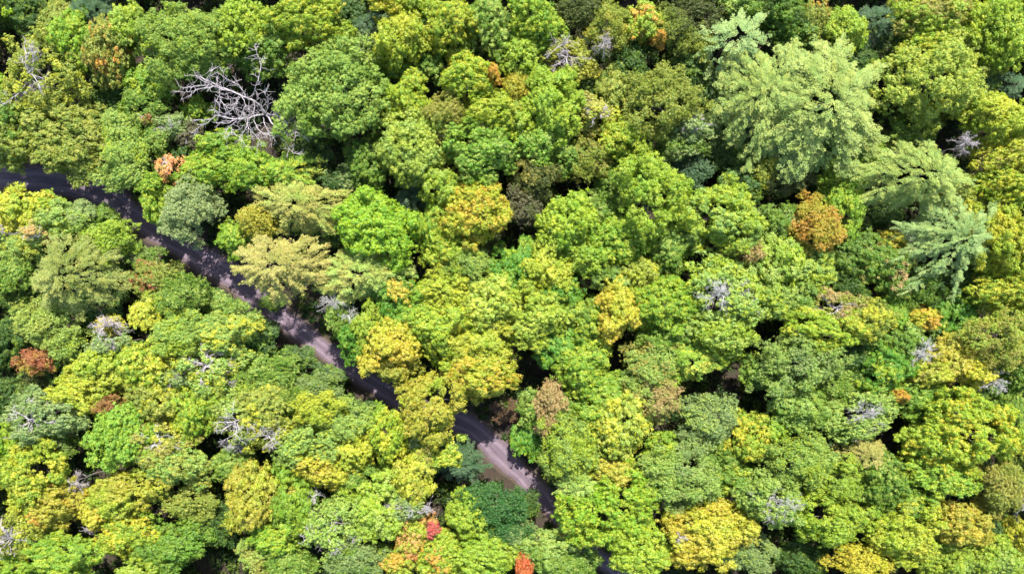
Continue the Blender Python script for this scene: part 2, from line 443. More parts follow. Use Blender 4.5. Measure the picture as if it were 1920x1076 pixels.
def build_road():
    m, nt, out = new_mat("gravel_track"); L = nt.links.new
    ac = N_(nt, "ShaderNodeAttribute", attribute_name='across')
    al = N_(nt, "ShaderNodeAttribute", attribute_name='along')
    cmb = N_(nt, "ShaderNodeCombineXYZ"); L(math_(nt, 'MULTIPLY', ac.outputs['Fac'], 4.0), cmb.inputs[0]); L(math_(nt, 'MULTIPLY', al.outputs['Fac'], 0.22), cmb.inputs[1])
    st = N_(nt, "ShaderNodeTexNoise"); st.inputs['Scale'].default_value = 1.6; st.inputs['Detail'].default_value = 6; L(cmb.outputs[0], st.inputs['Vector'])
    tc = N_(nt, "ShaderNodeTexCoord")
    gr = N_(nt, "ShaderNodeTexNoise"); gr.inputs['Scale'].default_value = 7; gr.inputs['Detail'].default_value = 6; gr.inputs['Roughness'].default_value = 0.75
    L(tc.outputs['Object'], gr.inputs['Vector'])
    big = N_(nt, "ShaderNodeTexNoise"); big.inputs['Scale'].default_value = 0.5; big.inputs['Detail'].default_value = 4; L(tc.outputs['Object'], big.inputs['Vector'])
    # two worn wheel tracks
    tr = math_(nt, 'ABSOLUTE', math_(nt, 'SUBTRACT', math_(nt, 'ABSOLUTE', ac.outputs['Fac']), 0.42))
    mr = N_(nt, "ShaderNodeMapRange"); mr.inputs['From Min'].default_value = 0.05; mr.inputs['From Max'].default_value = 0.26
    mr.inputs['To Min'].default_value = 0.20; mr.inputs['To Max'].default_value = 0.0; mr.interpolation_type = 'SMOOTHSTEP'; L(tr, mr.inputs['Value'])
    v = math_(nt, 'MULTIPLY', st.outputs['Fac'], 0.55)
    v = math_(nt, 'MULTIPLY_ADD', gr.outputs['Fac'], 0.25, v)
    v = math_(nt, 'MULTIPLY_ADD', big.outputs['Fac'], 0.25, v)
    v = math_(nt, 'ADD', v, mr.outputs[0])
    cr = N_(nt, "ShaderNodeValToRGB"); e = cr.color_ramp.elements
    e[0].position = 0.40; e[0].color = (0.062, 0.044, 0.062, 1); e[1].position = 0.78; e[1].color = (0.138, 0.104, 0.134, 1)
    q = e.new(0.58); q.color = (0.094, 0.070, 0.092, 1)
    L(v, cr.inputs[0])
    # soil and leaf mould creeping in from the verges
    ed = math_(nt, 'ADD', math_(nt, 'ABSOLUTE', ac.outputs['Fac']), math_(nt, 'MULTIPLY_ADD', gr.outputs['Fac'], 0.55, -0.28))
    em = N_(nt, "ShaderNodeMapRange"); em.inputs['From Min'].default_value = 0.78; em.inputs['From Max'].default_value = 1.02; L(ed, em.inputs['Value'])
    mx = N_(nt, "ShaderNodeMix", data_type='RGBA'); L(em.outputs[0], mx.inputs[0]); L(cr.outputs[0], mx.inputs[6]); mx.inputs[7].default_value = (0.050, 0.036, 0.026, 1)
    pb = N_(nt, "ShaderNodeBsdfPrincipled"); pb.inputs['Roughness'].default_value = 0.9
    L(mx.outputs[2], pb.inputs['Base Color'])
    bp = N_(nt, "ShaderNodeBump"); bp.inputs['Strength'].default_value = 0.5; bp.inputs['Distance'].default_value = 0.05
    L(gr.outputs['Fac'], bp.inputs['Height']); L(bp.outputs[0], pb.inputs['Normal']); L(pb.outputs[0], out.inputs[0])
    c = road[:, :2]; w = road[:, 2]
    t = unit(np.gradient(c, axis=0)); nrm = np.stack([-t[:, 1], t[:, 0]], 1)
    s = np.concatenate([[0], np.cumsum(np.linalg.norm(np.diff(c, axis=0), axis=1))])
    A = np.linspace(-1.25, 1.25, 21)
    rng = np.random.default_rng(5)
    wob = 1 + 0.10 * np.sin(s * 0.7) + 0.06 * np.sin(s * 1.9 + 1) + rng.normal(size=len(s)) * 0.02
    V, ac_, al_ = [], [], []
    for i in range(len(c)):
        for a in A:
            p = c[i] + nrm[i] * a * w[i] * wob[i]
            z = 0.05 - 0.05 * max(0, abs(a) - 0.8) / 0.45 * 2.6 - 0.03 * math.exp(-((abs(a) - 0.42) / 0.13) ** 2)
            V.append((p[0], p[1], z)); ac_.append(a); al_.append(s[i])
    k = len(A)
    i = np.arange(len(c) - 1)[:, None] * k + np.arange(k - 1)[None, :]
    F = np.stack([i, i + k, i + k + 1, i + 1], -1).reshape(-1, 4)
    F = F[:, ::-1]
    o = link("dirt_road", mesh_from("dirt_road", V, F, True, [("across", 'POINT', ac_), ("along", 'POINT', al_)], m))
    tag(o, "narrow purplish-grey gravel track winding diagonally through the forest", "road", kind="structure")
    # fallen leaves along the track
    P = []
    rng = np.random.default_rng(8)
    for _ in range(5200):
        i = int(rng.integers(0, len(c))); a = rng.choice([-1, 1]) * (1 - abs(rng.normal()) * 0.28) if rng.random() < 0.8 else rng.uniform(-1, 1)
        a += rng.normal() * 0.12
        q = c[i] + nrm[i] * a * w[i] + t[i] * rng.uniform(-1, 1)
        P.append((q[0], q[1], 0.08))
    P = np.array(P); Nn = unit(np.array([0, 0, 1.0]) + rng.normal(size=P.shape) * 0.35)
    V, F = leaf_quads(P, Nn, rng.uniform(0.04, 0.10, len(P)), rng, 0.7)
    o = link("fallen_leaves", mesh_from("fallen_leaves", V, F, False, [("leaf_random", 'FACE', rng.random(len(P))), ("clump_random", 'FACE', rng.random(len(P)))], M_LEAF))
    o.color = (0.17, 0.10, 0.045, 1)
    tag(o, "tan and brown fallen leaves scattered along the gravel track", "fallen leaves", kind="stuff")

def road_edge(x, y):
    # distance outside the track's own edge
    best = np.full(x.shape, 1e9)
    for p in road[::2]: best = np.minimum(best, np.hypot(x - p[0], y - p[1]) - p[2])
    return best

def build_undergrowth():
    rng = np.random.default_rng(21)
    n = 10500
    x = rng.uniform(-98, 98, n); y = rng.uniform(-62, 62, n)
    rd = road_dist(x, y)
    h = rng.uniform(0.6, 3.6, n) * np.clip((rd - 1.5) / 5.0, 0.25, 1)
    r = rng.uniform(0.6, 1.5, n) * np.clip((rd - 0.8) / 4.0, 0.45, 1)
    keep = (road_edge(x, y) > 0.1 + 0.55 * r)
    # clearings that stay open
    for px, py, cr in ((1384, 700, 1.3), (1018, 690, 1.3), (530, 645, 0.8)):
        cx, cy = at(px, py, 1); keep &= np.hypot(x - cx, y - cy) > cr
    x, y, h, r = x[keep], y[keep], h[keep], r[keep]; n = len(x)
    per = 95
    idx = np.repeat(np.arange(n), per); m = len(idx)
    q = unit(rng.normal(size=(m, 3)) + np.array([0, 0, 0.5]))
    C = np.stack([x, y, hgt(x, y) + h * 0.55], 1)
    pos = C[idx] + q * (rng.uniform(0.55, 1.1, m) * (1 + 0.3 * np.sin(q[:, 0] * 6 + idx)))[:, None] * np.stack([r, r, h * 0.5], 1)[idx]
    pos[:, 2] = np.maximum(pos[:, 2], 0.05)
    nrm = unit(q * 0.7 + rng.normal(size=q.shape) * 0.5 + np.array([0, 0, 0.4]))
    V, F = leaf_quads(pos, nrm, rng.uniform(0.10, 0.22, m), rng, 0.7)
    o = link("undergrowth", mesh_from("undergrowth", V, F, False, [("leaf_random", 'FACE', rng.random(m)), ("clump_random", 'FACE', rng.random(n)[idx])], M_LEAF))
    c = albedo('dkgreen', 0.30); o.color = (*c, 1); o["tint_color"] = albedo('green', 0.30); o["tint_amount"] = 0.35
    tag(o, "dark green undergrowth of bushes and saplings in the gaps between trees", "undergrowth", kind="stuff")

# ------------------------------------------------------------------ trees
NAMES = {'M': 'broadleaf_tree', 'M2': 'broadleaf_tree', 'F': 'broadleaf_tree', 'S': 'thinning_tree', 'S2': 'thinning_tree',
         'P': 'conifer_tree', 'P2': 'conifer_tree', 'H': 'conifer_tree', 'B': 'spruce_tree', 'D': 'dead_tree', 'U': 'shrub'}
GROUPS = {'broadleaf_tree': 'leafy broadleaf trees of the forest canopy', 'thinning_tree': 'half bare trees in the forest canopy',
          'conifer_tree': 'feathery conifers in the forest canopy', 'spruce_tree': 'dark blue-green spruces in the forest canopy',
          'dead_tree': 'bare dead trees in the forest canopy', 'shrub': 'low shrubs beside the road'}

TREES = """
40 25 48 38 M dkgreen 12 | medium dark green leafy tree, above the thinning left-edge olive tree
167 20 48 38 B bluegreen 14 | dark blue-green spruce cut by the top edge, left of the orange-tipped tree
138 78 40 50 M lime 16 | medium lime green leafy tree, just left of the orange-tipped tree
200 95 40 58 M olivelime 17 orange 0.35 | olive broadleaf tree whose upper left side has turned orange, near top left corner
243 52 26 42 M yellowgreen 16 | medium yellow-green leafy tree, just above and right of the orange-tipped tree
345 72 95 75 F palegreen 19 | wide pale grey-green tree above the big bare dead tree, upper left
447 45 45 52 M yellowgreen 17 | large yellow-green leafy tree, well above the big bare dead tree
70 145 88 82 S olivelime 18 yellow 0.4 | large thinning olive tree with grey bare twigs against the left edge above the road
105 250 88 68 M olive 16 olivelime 0.6 | broad olive tree overhanging the road near its left end
22 232 38 36 M green 17 | medium mid-green leafy tree, below and left of the thinning left-edge olive tree
145 135 30 30 S sage 13 | small sage-grey twiggy tree, just below and left of the orange-tipped tree
190 190 44 38 F dkgreen 10 | medium dark green soft-leaved tree, below the orange-tipped tree
216 165 30 30 F dkgreen 11 | small dark green soft-leaved tree, just below the orange-tipped tree
268 150 40 36 M lime 14 yellowgreen 0.5 | medium lime green leafy tree tinged yellow-green, below and right of the orange-tipped tree
268 190 44 30 F green 14 palegreen 0.4 | medium mid-green soft-leaved tree tinged pale green, below and right of the orange-tipped tree
215 238 32 34 F palegreen 14 | small pale green soft-leaved tree, above and left of the small salmon-orange tree
278 222 13 14 S rust 14 olive 0.4 | tiny salmon-red sapling among green trees left of the bare dead tree
318 236 28 24 S sage 14 | small sage-grey twiggy tree, above the small salmon-orange tree
370 208 26 22 M lime 9 | small lime green leafy tree, left of the big bare dead tree
230 285 48 44 F palegreen 16 yellowgreen 0.4 | medium pale green soft-leaved tree tinged yellow-green, left of the small salmon-orange tree
233 324 42 30 F green 14 palegreen 0.7 | medium mid-green soft-leaved tree tinged pale green, left of the small salmon-orange tree
312 312 20 28 S salmon 15 green 0.3 | salmon-orange small tree above the sage tree at the road bend
285 262 30 28 F green 14 | small mid-green soft-leaved tree, just above and left of the small salmon-orange tree
345 290 26 26 M dkgreen 10 | small dark green leafy tree, just above and right of the small salmon-orange tree
296 350 28 22 M lime 13 yellowgreen 0.4 | small lime green leafy tree tinged yellow-green, just below and left of the small salmon-orange tree
425 276 46 32 M lime 15 | medium lime green leafy tree, below and left of the big bare dead tree
385 328 50 36 M lime 15 yellowgreen 0.5 | medium lime green leafy tree tinged yellow-green, just right of the small salmon-orange tree
475 318 48 40 M lime 14 yellowgreen 0.3 | medium lime green leafy tree tinged yellow-green, below the big bare dead tree
535 322 60 36 H lime 14 yellow 0.3 | medium lime green feathery conifer tinged yellow, below and right of the big bare dead tree
385 128 54 28 M dkgreen 9 | medium dark green leafy tree, above and left of the big bare dead tree
470 108 34 30 M green 12 | small mid-green leafy tree, above the big bare dead tree
350 255 28 26 S greybrown 11 | small grey-brown twiggy tree, just above and right of the small salmon-orange tree
575 32 78 46 M yellowgreen 18 | large yellow-green leafy tree, above the largest pale green tree
515 88 38 36 M green 13 | medium mid-green leafy tree, above and right of the big bare dead tree
628 70 28 28 M dkgreen 11 | small dark green leafy tree, above the largest pale green tree
624 168 96 92 M2 palegreen 21 green 0.35 | largest pale green rounded tree, right of the bare dead tree
690 50 36 40 B bluegreen 10 | medium blue-green spruce, just left of the yellow crown near the top
682 92 34 34 F dkgreen 11 sage 0.4 | medium dark green soft-leaved tree tinged sage-grey, just left of the yellow crown near the top
752 72 42 50 M yellow 18 yellowgreen 0.5 | medium yellow leafy tree tinged yellow-green, well above and right of the largest pale green tree
752 124 42 24 M green 14 | small mid-green leafy tree, just below the yellow crown near the top
800 108 32 40 M green 13 | medium mid-green leafy tree, just below and right of the yellow crown near the top
728 8 42 20 M gold 17 yellowgreen 0.5 | golden tree cut by the top edge, left of centre
812 42 32 34 M green 14 | small mid-green leafy tree, just above and right of the yellow crown near the top
775 2 32 20 M yellowgreen 15 | small yellow-green leafy tree, just above the yellow crown near the top
843 42 44 44 M yellowgreen 18 yellow 0.5 | medium yellow-green leafy tree tinged yellow, right of the yellow crown near the top
912 42 40 50 M green 16 palegreen 0.6 | medium mid-green leafy tree tinged pale green, well right of the yellow crown near the top
876 150 48 40 M yellowgreen 18 | medium yellow-green leafy tree, below and right of the yellow crown near the top
924 140 11 15 M orange 18 | tiny bright orange sprig at the right edge of a yellow-green crown, upper centre
761 180 42 44 M yellowgreen 18 yellow 0.3 | medium yellow-green leafy tree tinged yellow, above the knobbly pale yellow-green tree
768 275 64 64 M yellowpale 19 palegreen 0.5 | big knobbly pale yellow-green tree below the tan-olive dry tree
841 212 50 38 F tan 16 olive 0.5 | dry tan-olive tree between yellow-green crowns, upper centre
925 215 52 36 M yellow 19 yellowgreen 0.6 | medium yellow leafy tree tinged yellow-green, left of the dense rounded yellow-green tree
900 285 70 52 M limepale 19 | large light lime leafy tree, above the golden-yellow crown
690 302 46 42 M green 13 dkgreen 0.4 | medium mid-green leafy tree tinged dark green, left of the knobbly pale yellow-green tree
645 342 42 32 F dkgreen 12 sage 0.3 | medium dark green soft-leaved tree tinged sage-grey, above and left of the vivid lime rounded tree
590 295 36 30 F dkgreen 10 | small dark green soft-leaved tree, below the largest pale green tree
562 385 78 50 H tan 17 palegreen 0.4 | feathery tan-green conifer above the tan conifer that overhangs the road
888 395 62 60 M yellow 20 gold 0.5 | bright golden-yellow maple-like crown in upper centre
828 352 32 36 M yellowgreen 18 | medium yellow-green leafy tree, just above and left of the golden-yellow crown
948 82 30 36 M green 13 | small mid-green leafy tree, above and left of the dense rounded yellow-green tree
1003 40 46 46 M lime 18 yellowgreen 0.5 | medium lime green leafy tree tinged yellow-green, left of the grey dead tree at top
975 105 32 36 M yellowgreen 15 limepale 0.4 | medium yellow-green leafy tree tinged light lime, above and left of the dense rounded yellow-green tree
1085 20 46 26 F dkolive 15 | medium dark olive soft-leaved tree, above and left of the grey dead tree at top
1143 48 42 44 F gold 17 olive 0.7 | medium golden soft-leaved tree tinged olive, just above the grey dead tree at top
1065 108 56 44 S oldgold 16 olive 0.6 | large dull gold twiggy tree tinged olive, just left of the grey dead tree at top
1130 88 28 26 D grey 17 | small bare grey dead tree among gold and olive trees at top centre
1205 42 33 35 M yellowgreen 16 orange 0.35 | green tree with a large orange-yellow patch near the top edge, right of centre
1232 78 14 12 M orange 15 | tiny bright orange crown beneath the orange-yellow patched tree at top
1203 84 22 20 M dkgreen 10 | small dark green leafy tree, just below the orange-patched top tree
1262 60 44 44 F olive 15 dkolive 0.5 | medium olive soft-leaved tree tinged dark olive, just right of the orange-patched top tree
1320 20 44 30 F dkolive 14 | medium dark olive soft-leaved tree, right of the orange-patched top tree
1390 10 48 20 M green 15 | small mid-green leafy tree, well right of the orange-patched top tree
1378 72 50 50 P2 sageblue 18 | small pale conifer with pointed arms near the top edge, above the giant conifer
1315 90 24 34 F olive 13 | small olive soft-leaved tree, below and right of the orange-patched top tree
1180 124 32 36 F dkgreen 13 | medium dark green soft-leaved tree, just below and right of the grey dead tree at top
1240 190 68 72 F olivelime 20 olive 0.4 | tall soft olive-yellow tree left of the giant pale conifer
1160 162 32 44 M olive 14 | medium olive leafy tree, below the grey dead tree at top
1115 216 42 32 S yellow 15 tan 0.5 | medium yellow twiggy tree tinged tan, right of the dense rounded yellow-green tree
1297 237 40 30 S sage 15 | medium sage-grey twiggy tree, just below and right of the soft olive-yellow tree
1280 272 46 26 F green 13 sage 0.4 | medium mid-green soft-leaved tree tinged sage-grey, below and right of the soft olive-yellow tree
1040 192 62 66 M yellowgreen 20 limepale 0.4 | dense bright yellow-green rounded tree left of the soft olive-yellow tree
982 225 40 42 M yellowgreen 18 | medium yellow-green leafy tree, just below and left of the dense rounded yellow-green tree
970 166 26 28 F gold 15 olive 0.5 | small golden soft-leaved tree tinged olive, just left of the dense rounded yellow-green tree
1010 264 44 38 M limepale 17 | medium light lime leafy tree, below and left of the dense rounded yellow-green tree
1170 262 42 44 M yellowgreen 16 yellow 0.3 | medium yellow-green leafy tree tinged yellow, below and left of the soft olive-yellow tree
1110 296 42 40 F olive 15 tan 0.4 | medium olive soft-leaved tree tinged tan, below and right of the dense rounded yellow-green tree
1005 332 44 46 F dkolive 15 tan 0.4 | medium dark olive soft-leaved tree tinged tan, above and right of the golden-yellow crown
1222 368 72 72 M yellowgreen 20 lime 0.4 | big vivid yellow-green tree at the middle of the picture's right half
1385 292 58 44 F dkgreen 9 | large dark green soft-leaved tree, well below and right of the soft olive-yellow tree
1350 170 38 50 M dkgreen 10 | medium dark green leafy tree, right of the soft olive-yellow tree
1366 202 26 26 P sage 12 | small sage-grey conifer, right of the soft olive-yellow tree
1300 322 34 34 F bluegreen 10 | medium blue-green soft-leaved tree, above and right of the big right-of-centre yellow-green tree
1350 405 80 64 M palegreen 18 yellowgreen 0.6 | very large pale green leafy tree tinged yellow-green, right of the big right-of-centre yellow-green tree
1432 325 28 26 F olive 12 yellow 0.5 | small olive soft-leaved tree tinged yellow, above and left of the orange-brown ball tree
1120 400 48 36 M green 12 | medium mid-green leafy tree, left of the big right-of-centre yellow-green tree
1475 25 48 38 M green 15 dkgreen 0.5 | medium mid-green leafy tree tinged dark green, well above the giant pale conifer
1530 38 30 38 F olive 14 orange 0.2 | medium olive soft-leaved tree, well above the giant pale conifer
1587 56 34 38 M yellowgreen 16 | medium yellow-green leafy tree, well above the giant pale conifer
1648 42 44 44 B bluegreen 13 | dark blue-green spruce by the top edge above the giant conifer
1760 25 76 36 M yellowgreen 18 tan 0.4 | broad yellow-green tree with tan patches on the top edge, near the right corner
1890 48 60 78 M yellowgreen 19 lime 0.3 | very large yellow-green leafy tree tinged lime green, right of the top right yellow-green tree
1900 158 36 28 B bluegreen 12 | small blue-green spruce, well below and right of the top right yellow-green tree
1545 195 130 112 P sagebright 24 | giant pale green conifer with shaggy arms, upper right
1430 178 92 84 P sagebright 20 | pale conifer joined to the left flank of the giant conifer
1492 272 48 44 P sage 17 | medium sage-grey conifer, below and left of the giant pale conifer
1755 150 88 74 M2 yellowpale 22 | broad soft yellow-green tree joined to the right flank of the giant conifer
1748 92 80 26 M yellowgreen 18 | medium yellow-green leafy tree, just below the top right yellow-green tree
1868 218 56 44 M yellow 18 yellowgreen 0.5 | large yellow leafy tree tinged yellow-green, well above and right of the wide pale conifer
1810 268 34 28 D grey 20 | spiky bare dead treetop above the right end of a wide pale conifer
1722 330 112 60 P sagebright 20 | wide pale conifer below and right of the giant conifer
1715 240 52 28 M olive 14 green 0.5 | medium olive leafy tree tinged mid-green, above the wide pale conifer
1612 280 36 40 M lime 12 olive 0.4 | medium lime green leafy tree tinged olive, below and right of the giant pale conifer
1585 335 44 36 M lime 12 | medium lime green leafy tree, above and right of the orange-brown ball tree
1465 338 46 30 F dkolive 12 | medium dark olive soft-leaved tree, above and left of the orange-brown ball tree
1885 300 46 38 M yellow 17 tan 0.4 | medium yellow leafy tree tinged tan, above the tall vivid yellow right-edge tree
1880 350 52 32 M yellowgreen 17 yellow 0.5 | medium yellow-green leafy tree tinged yellow, above the tall vivid yellow right-edge tree
33 392 38 38 M vivid 14 yellowgreen 0.4 | vivid yellow tree on the left edge just below the road
90 386 28 22 M yellowgreen 12 gold 0.3 | small yellow-green leafy tree tinged golden, above the olive-sage conifer
45 366 20 10 U dkred 4 | dark red shrub on the road verge near the left edge
112 412 42 28 M palegreen 13 | medium pale green leafy tree, above the olive-sage conifer
146 402 20 18 M sage 13 | small sage-grey leafy tree, above the olive-sage conifer
186 403 24 14 M green 9 | small mid-green leafy tree, above and right of the olive-sage conifer
75 438 38 22 S salmontan 14 palegreen 0.5 | salmon-tan dry crown left of the olive feathery conifer
15 434 22 18 D grey 13 | small grey bare dead tree, above and left of the olive-sage conifer
192 450 62 36 F yellowgreen 14 green 0.4 | medium yellow-green soft-leaved tree tinged mid-green, above and right of the olive-sage conifer
145 428 30 20 F green 12 | small mid-green soft-leaved tree, above the olive-sage conifer
35 466 42 28 F palegreen 14 yellow 0.2 | medium pale green soft-leaved tree, above and left of the olive-sage conifer
133 515 84 62 P sageolive 19 | olive-sage feathery conifer in the left part below the road
20 515 32 36 F green 14 | medium mid-green soft-leaved tree, left of the olive-sage conifer
40 562 44 28 F dkgreen 9 | medium dark green soft-leaved tree, below and left of the olive-sage conifer
215 522 34 42 F dkgreen 9 | medium dark green soft-leaved tree, right of the olive-sage conifer
266 484 32 22 F green 9 sage 0.5 | small mid-green soft-leaved tree, below and left of the grey-green tree at the road bend
280 524 42 32 F olive 13 rust 0.3 | rusty olive tree between the road and the feathery olive conifer
340 556 48 40 F green 13 palegreen 0.4 | medium mid-green soft-leaved tree tinged pale green, well right of the twiggy tree with yellow leaves
350 396 52 56 F sagegrey 17 | grey-green round tree leaning over the road bend
292 384 20 32 M lime 13 yellowgreen 0.5 | small lime green leafy tree, just left of the grey-green tree at the road bend
443 446 30 30 M lime 13 | small lime green leafy tree, above and left of the tan conifer over the road
482 415 34 30 F oldgold 16 | small dull gold soft-leaved tree, above and left of the tan conifer over the road
175 578 46 22 M dkgreen 10 | small dark green leafy tree, just above and left of the twiggy tree with yellow leaves
200 610 46 30 D greywarm 16 | bare twiggy dead tree with a few yellow leaves, below the feathery olive conifer
205 612 26 14 F gold 13 | small golden soft-leaved tree, below and right of the olive-sage conifer
85 606 70 42 F olivelime 15 palegreen 0.5 | large light olive soft-leaved tree tinged pale green, above the rust-red tree
125 650 28 24 F palegreen 13 | small pale green soft-leaved tree, just above and right of the rust-red tree
208 645 50 22 S sage 14 | medium sage-grey twiggy tree, just below the twiggy tree with yellow leaves
15 640 36 50 M dkgreen 12 | medium dark green leafy tree, just above and left of the rust-red tree
63 680 30 24 F rust 15 oldgold 0.35 | rust-red small tree near the left edge
115 682 32 28 F dkgreen 10 | small dark green soft-leaved tree, just right of the rust-red tree
58 722 40 22 F dkolive 10 | small dark olive soft-leaved tree, just below the rust-red tree
185 696 60 46 M yellow 17 yellowgreen 0.6 | large yellow leafy tree tinged yellow-green, below the twiggy tree with yellow leaves
270 692 52 50 M yellowgreen 16 yellow 0.5 | large yellow-green leafy tree tinged yellow, below and right of the twiggy tree with yellow leaves
275 586 22 24 M yellow 13 | small yellow leafy tree, right of the twiggy tree with yellow leaves
304 572 36 34 F green 13 yellowgreen 0.4 | medium mid-green soft-leaved tree tinged yellow-green, right of the twiggy tree with yellow leaves
340 625 60 42 F palegreen 15 yellowgreen 0.5 | large pale green soft-leaved tree tinged yellow-green, right of the twiggy tree with yellow leaves
420 625 52 40 M palegreen 15 yellow 0.4 | medium pale green leafy tree, well below and left of the tan conifer over the road
444 606 42 32 F green 11 | medium mid-green soft-leaved tree, below and left of the tan conifer over the road
474 644 36 32 M dkgreen 9 | medium dark green leafy tree, well below the tan conifer over the road
390 687 60 46 S palegreen 16 yellow 0.4 | large pale green twiggy tree, well above and left of the twiggy lower-left yellow tree
338 708 34 22 S sage 14 | small sage-grey twiggy tree, well above and right of the tight-leaved lime tree
528 498 78 58 H straw 18 | tan feathery conifer overhanging the middle of the road
698 425 72 64 M limevivid 19 | vivid lime rounded tree right of the feathery tan-green conifer
680 512 78 54 H tan 17 palegreen 0.6 | pale olive feathery conifer right of the one overhanging the road
622 565 44 38 D greypale 15 | pale bare dead tree with thin spreading twigs right of the road
656 592 20 22 D greypale 14 | small pale grey bare dead tree, well below the vivid lime rounded tree
600 430 36 34 F dkgreen 10 | medium dark green soft-leaved tree, left of the vivid lime rounded tree
672 632 38 38 M greenvivid 12 | medium fresh green leafy tree, well above and left of the olive-gold tree over the road
636 598 28 26 F green 12 | small mid-green soft-leaved tree, below and right of the tan conifer over the road
692 612 22 42 M yellowgreen 15 | small yellow-green leafy tree, well above and left of the olive-gold tree over the road
812 428 36 50 M lime 17 yellowgreen 0.5 | medium lime green leafy tree tinged yellow-green, below and left of the golden-yellow crown
840 470 46 38 M yellowgreen 16 | medium yellow-green leafy tree, below and left of the golden-yellow crown
882 500 46 40 F palegreen 16 yellowgreen 0.3 | medium pale green soft-leaved tree tinged yellow-green, below the golden-yellow crown
942 495 30 32 M greenvivid 12 | small fresh green leafy tree, below and right of the golden-yellow crown
832 545 52 40 M yellow 17 yellowgreen 0.5 | medium yellow leafy tree tinged yellow-green, above and left of the bright yellow tree cluster
740 547 38 36 M greenvivid 15 gold 0.3 | medium fresh green leafy tree tinged golden, below the vivid lime rounded tree
765 592 48 46 M lime 15 greenvivid 0.5 | medium lime green leafy tree tinged fresh green, well left of the bright yellow tree cluster
730 650 50 52 M gold 18 yellow 0.4 | golden tree on the right bank of the road, left of the overhanging olive-gold one
746 688 36 26 M oldgold 15 olive 0.5 | small dull gold leafy tree, above and left of the olive-gold tree over the road
822 608 56 46 M yellowgreen 18 yellow 0.3 | large yellow-green leafy tree tinged yellow, above and left of the bright yellow tree cluster
915 572 54 48 M yellowpale 19 | large pale yellow-green leafy tree, above the bright yellow tree cluster
832 652 46 38 M yellowgreen 17 yellow 0.3 | medium yellow-green leafy tree tinged yellow, left of the bright yellow tree cluster
902 650 62 48 M yellow 19 yellowgreen 0.4 | bright yellow broad tree upper right of the olive-gold tree over the road
905 705 56 38 M yellow 19 gold 0.5 | medium yellow leafy tree tinged golden, just below the bright yellow tree cluster
770 373 38 32 B bluegreen 10 | medium blue-green spruce, above and right of the vivid lime rounded tree
910 462 30 24 F dkolive 9 | small dark olive soft-leaved tree, just below the golden-yellow crown
758 415 30 26 M dkgreen 10 | small dark green leafy tree, just right of the vivid lime rounded tree
990 387 40 36 F dkolive 14 greybrown 0.5 | dull brownish olive tree right of the golden-yellow crown
1062 418 50 48 M yellowgreen 18 limevivid 0.4 | large yellow-green leafy tree tinged vivid lime, well left of the big right-of-centre yellow-green tree
1160 450 54 46 M lime 17 yellowgreen 0.5 | large lime green leafy tree tinged yellow-green, below and left of the big right-of-centre yellow-green tree
1028 498 50 52 M yellow 17 yellowgreen 0.5 | large yellow leafy tree tinged yellow-green, well above and left of the central golden tree
1100 482 38 30 M yellowgreen 16 | medium yellow-green leafy tree, above and left of the central golden tree
975 502 30 46 M greenvivid 13 | medium fresh green leafy tree, below and right of the golden-yellow crown
1094 522 20 18 F brown 10 | small brown soft-leaved tree, above and left of the central golden tree
1146 522 40 28 M palegreen 14 green 0.4 | medium pale green leafy tree tinged mid-green, just above the central golden tree
1256 462 48 50 M green 14 palegreen 0.3 | large mid-green leafy tree tinged pale green, below the big right-of-centre yellow-green tree
1405 470 26 24 F pinktan 15 | small pinkish-tan dry crown between green trees, right of centre
1196 516 32 30 M yellow 14 olive 0.5 | small yellow leafy tree tinged olive, above and right of the central golden tree
1000 592 64 54 M yellowpale 18 yellowgreen 0.5 | large pale yellow-green leafy tree tinged yellow-green, above and right of the bright yellow tree cluster
1100 602 48 46 M green 14 yellowgreen 0.5 | medium mid-green leafy tree tinged yellow-green, just left of the central golden tree
1160 582 42 50 M gold 17 yellow 0.4 | golden-yellow narrow tree near the picture centre
1245 570 66 56 M lime 17 yellowgreen 0.5 | large lime green leafy tree tinged yellow-green, right of the central golden tree
1352 552 86 70 S2 palegreen 18 yellowgreen 0.5 | pale green tree with a bare white-twigged hollow in its middle, right of centre
1358 626 70 30 M yellowgreen 18 palegreen 0.4 | medium yellow-green leafy tree tinged pale green, just below the tree with a twiggy hollow
1290 626 40 34 M green 14 | medium mid-green leafy tree, below and left of the tree with a twiggy hollow
1095 688 52 46 M lime 16 yellowgreen 0.5 | large lime green leafy tree tinged yellow-green, below and left of the central golden tree
1215 692 56 46 F palegreen 16 tan 0.4 | large pale green soft-leaved tree tinged tan, just above the wide pinkish-tan tree
1298 674 54 34 H lime 16 yellow 0.4 | medium lime green feathery conifer tinged yellow, left of the black canopy gap
1455 485 52 58 M yellowgreen 16 palegreen 0.5 | large yellow-green leafy tree tinged pale green, below and left of the orange-brown ball tree
1535 422 46 48 F orangebrown 17 oldgold 0.5 | orange-brown ball-shaped tree in the right part
1587 392 38 48 M lime 14 | medium lime green leafy tree, just above and right of the orange-brown ball tree
1517 507 52 42 M palegreen 15 yellowgreen 0.4 | medium pale green leafy tree tinged yellow-green, below the orange-brown ball tree
1452 420 36 36 F green 14 sage 0.4 | medium mid-green soft-leaved tree tinged sage-grey, left of the orange-brown ball tree
1615 470 56 46 M green 13 dkgreen 0.4 | large mid-green leafy tree tinged dark green, below and right of the orange-brown ball tree
1668 502 50 48 M green 15 pinktan 0.3 | green tree with faint pinkish spots, below-left of the spread pale conifer
1676 454 30 20 M gold 13 | small golden leafy tree, left of the spread pale conifer
1788 446 98 64 P2 sageblue 20 | spread pale conifer with pointed fingers, right edge area
1700 440 24 20 D grey 14 | small grey bare dead tree, left of the spread pale conifer
1552 512 24 22 D greywarm 12 | small brownish-grey bare dead tree, below the orange-brown ball tree
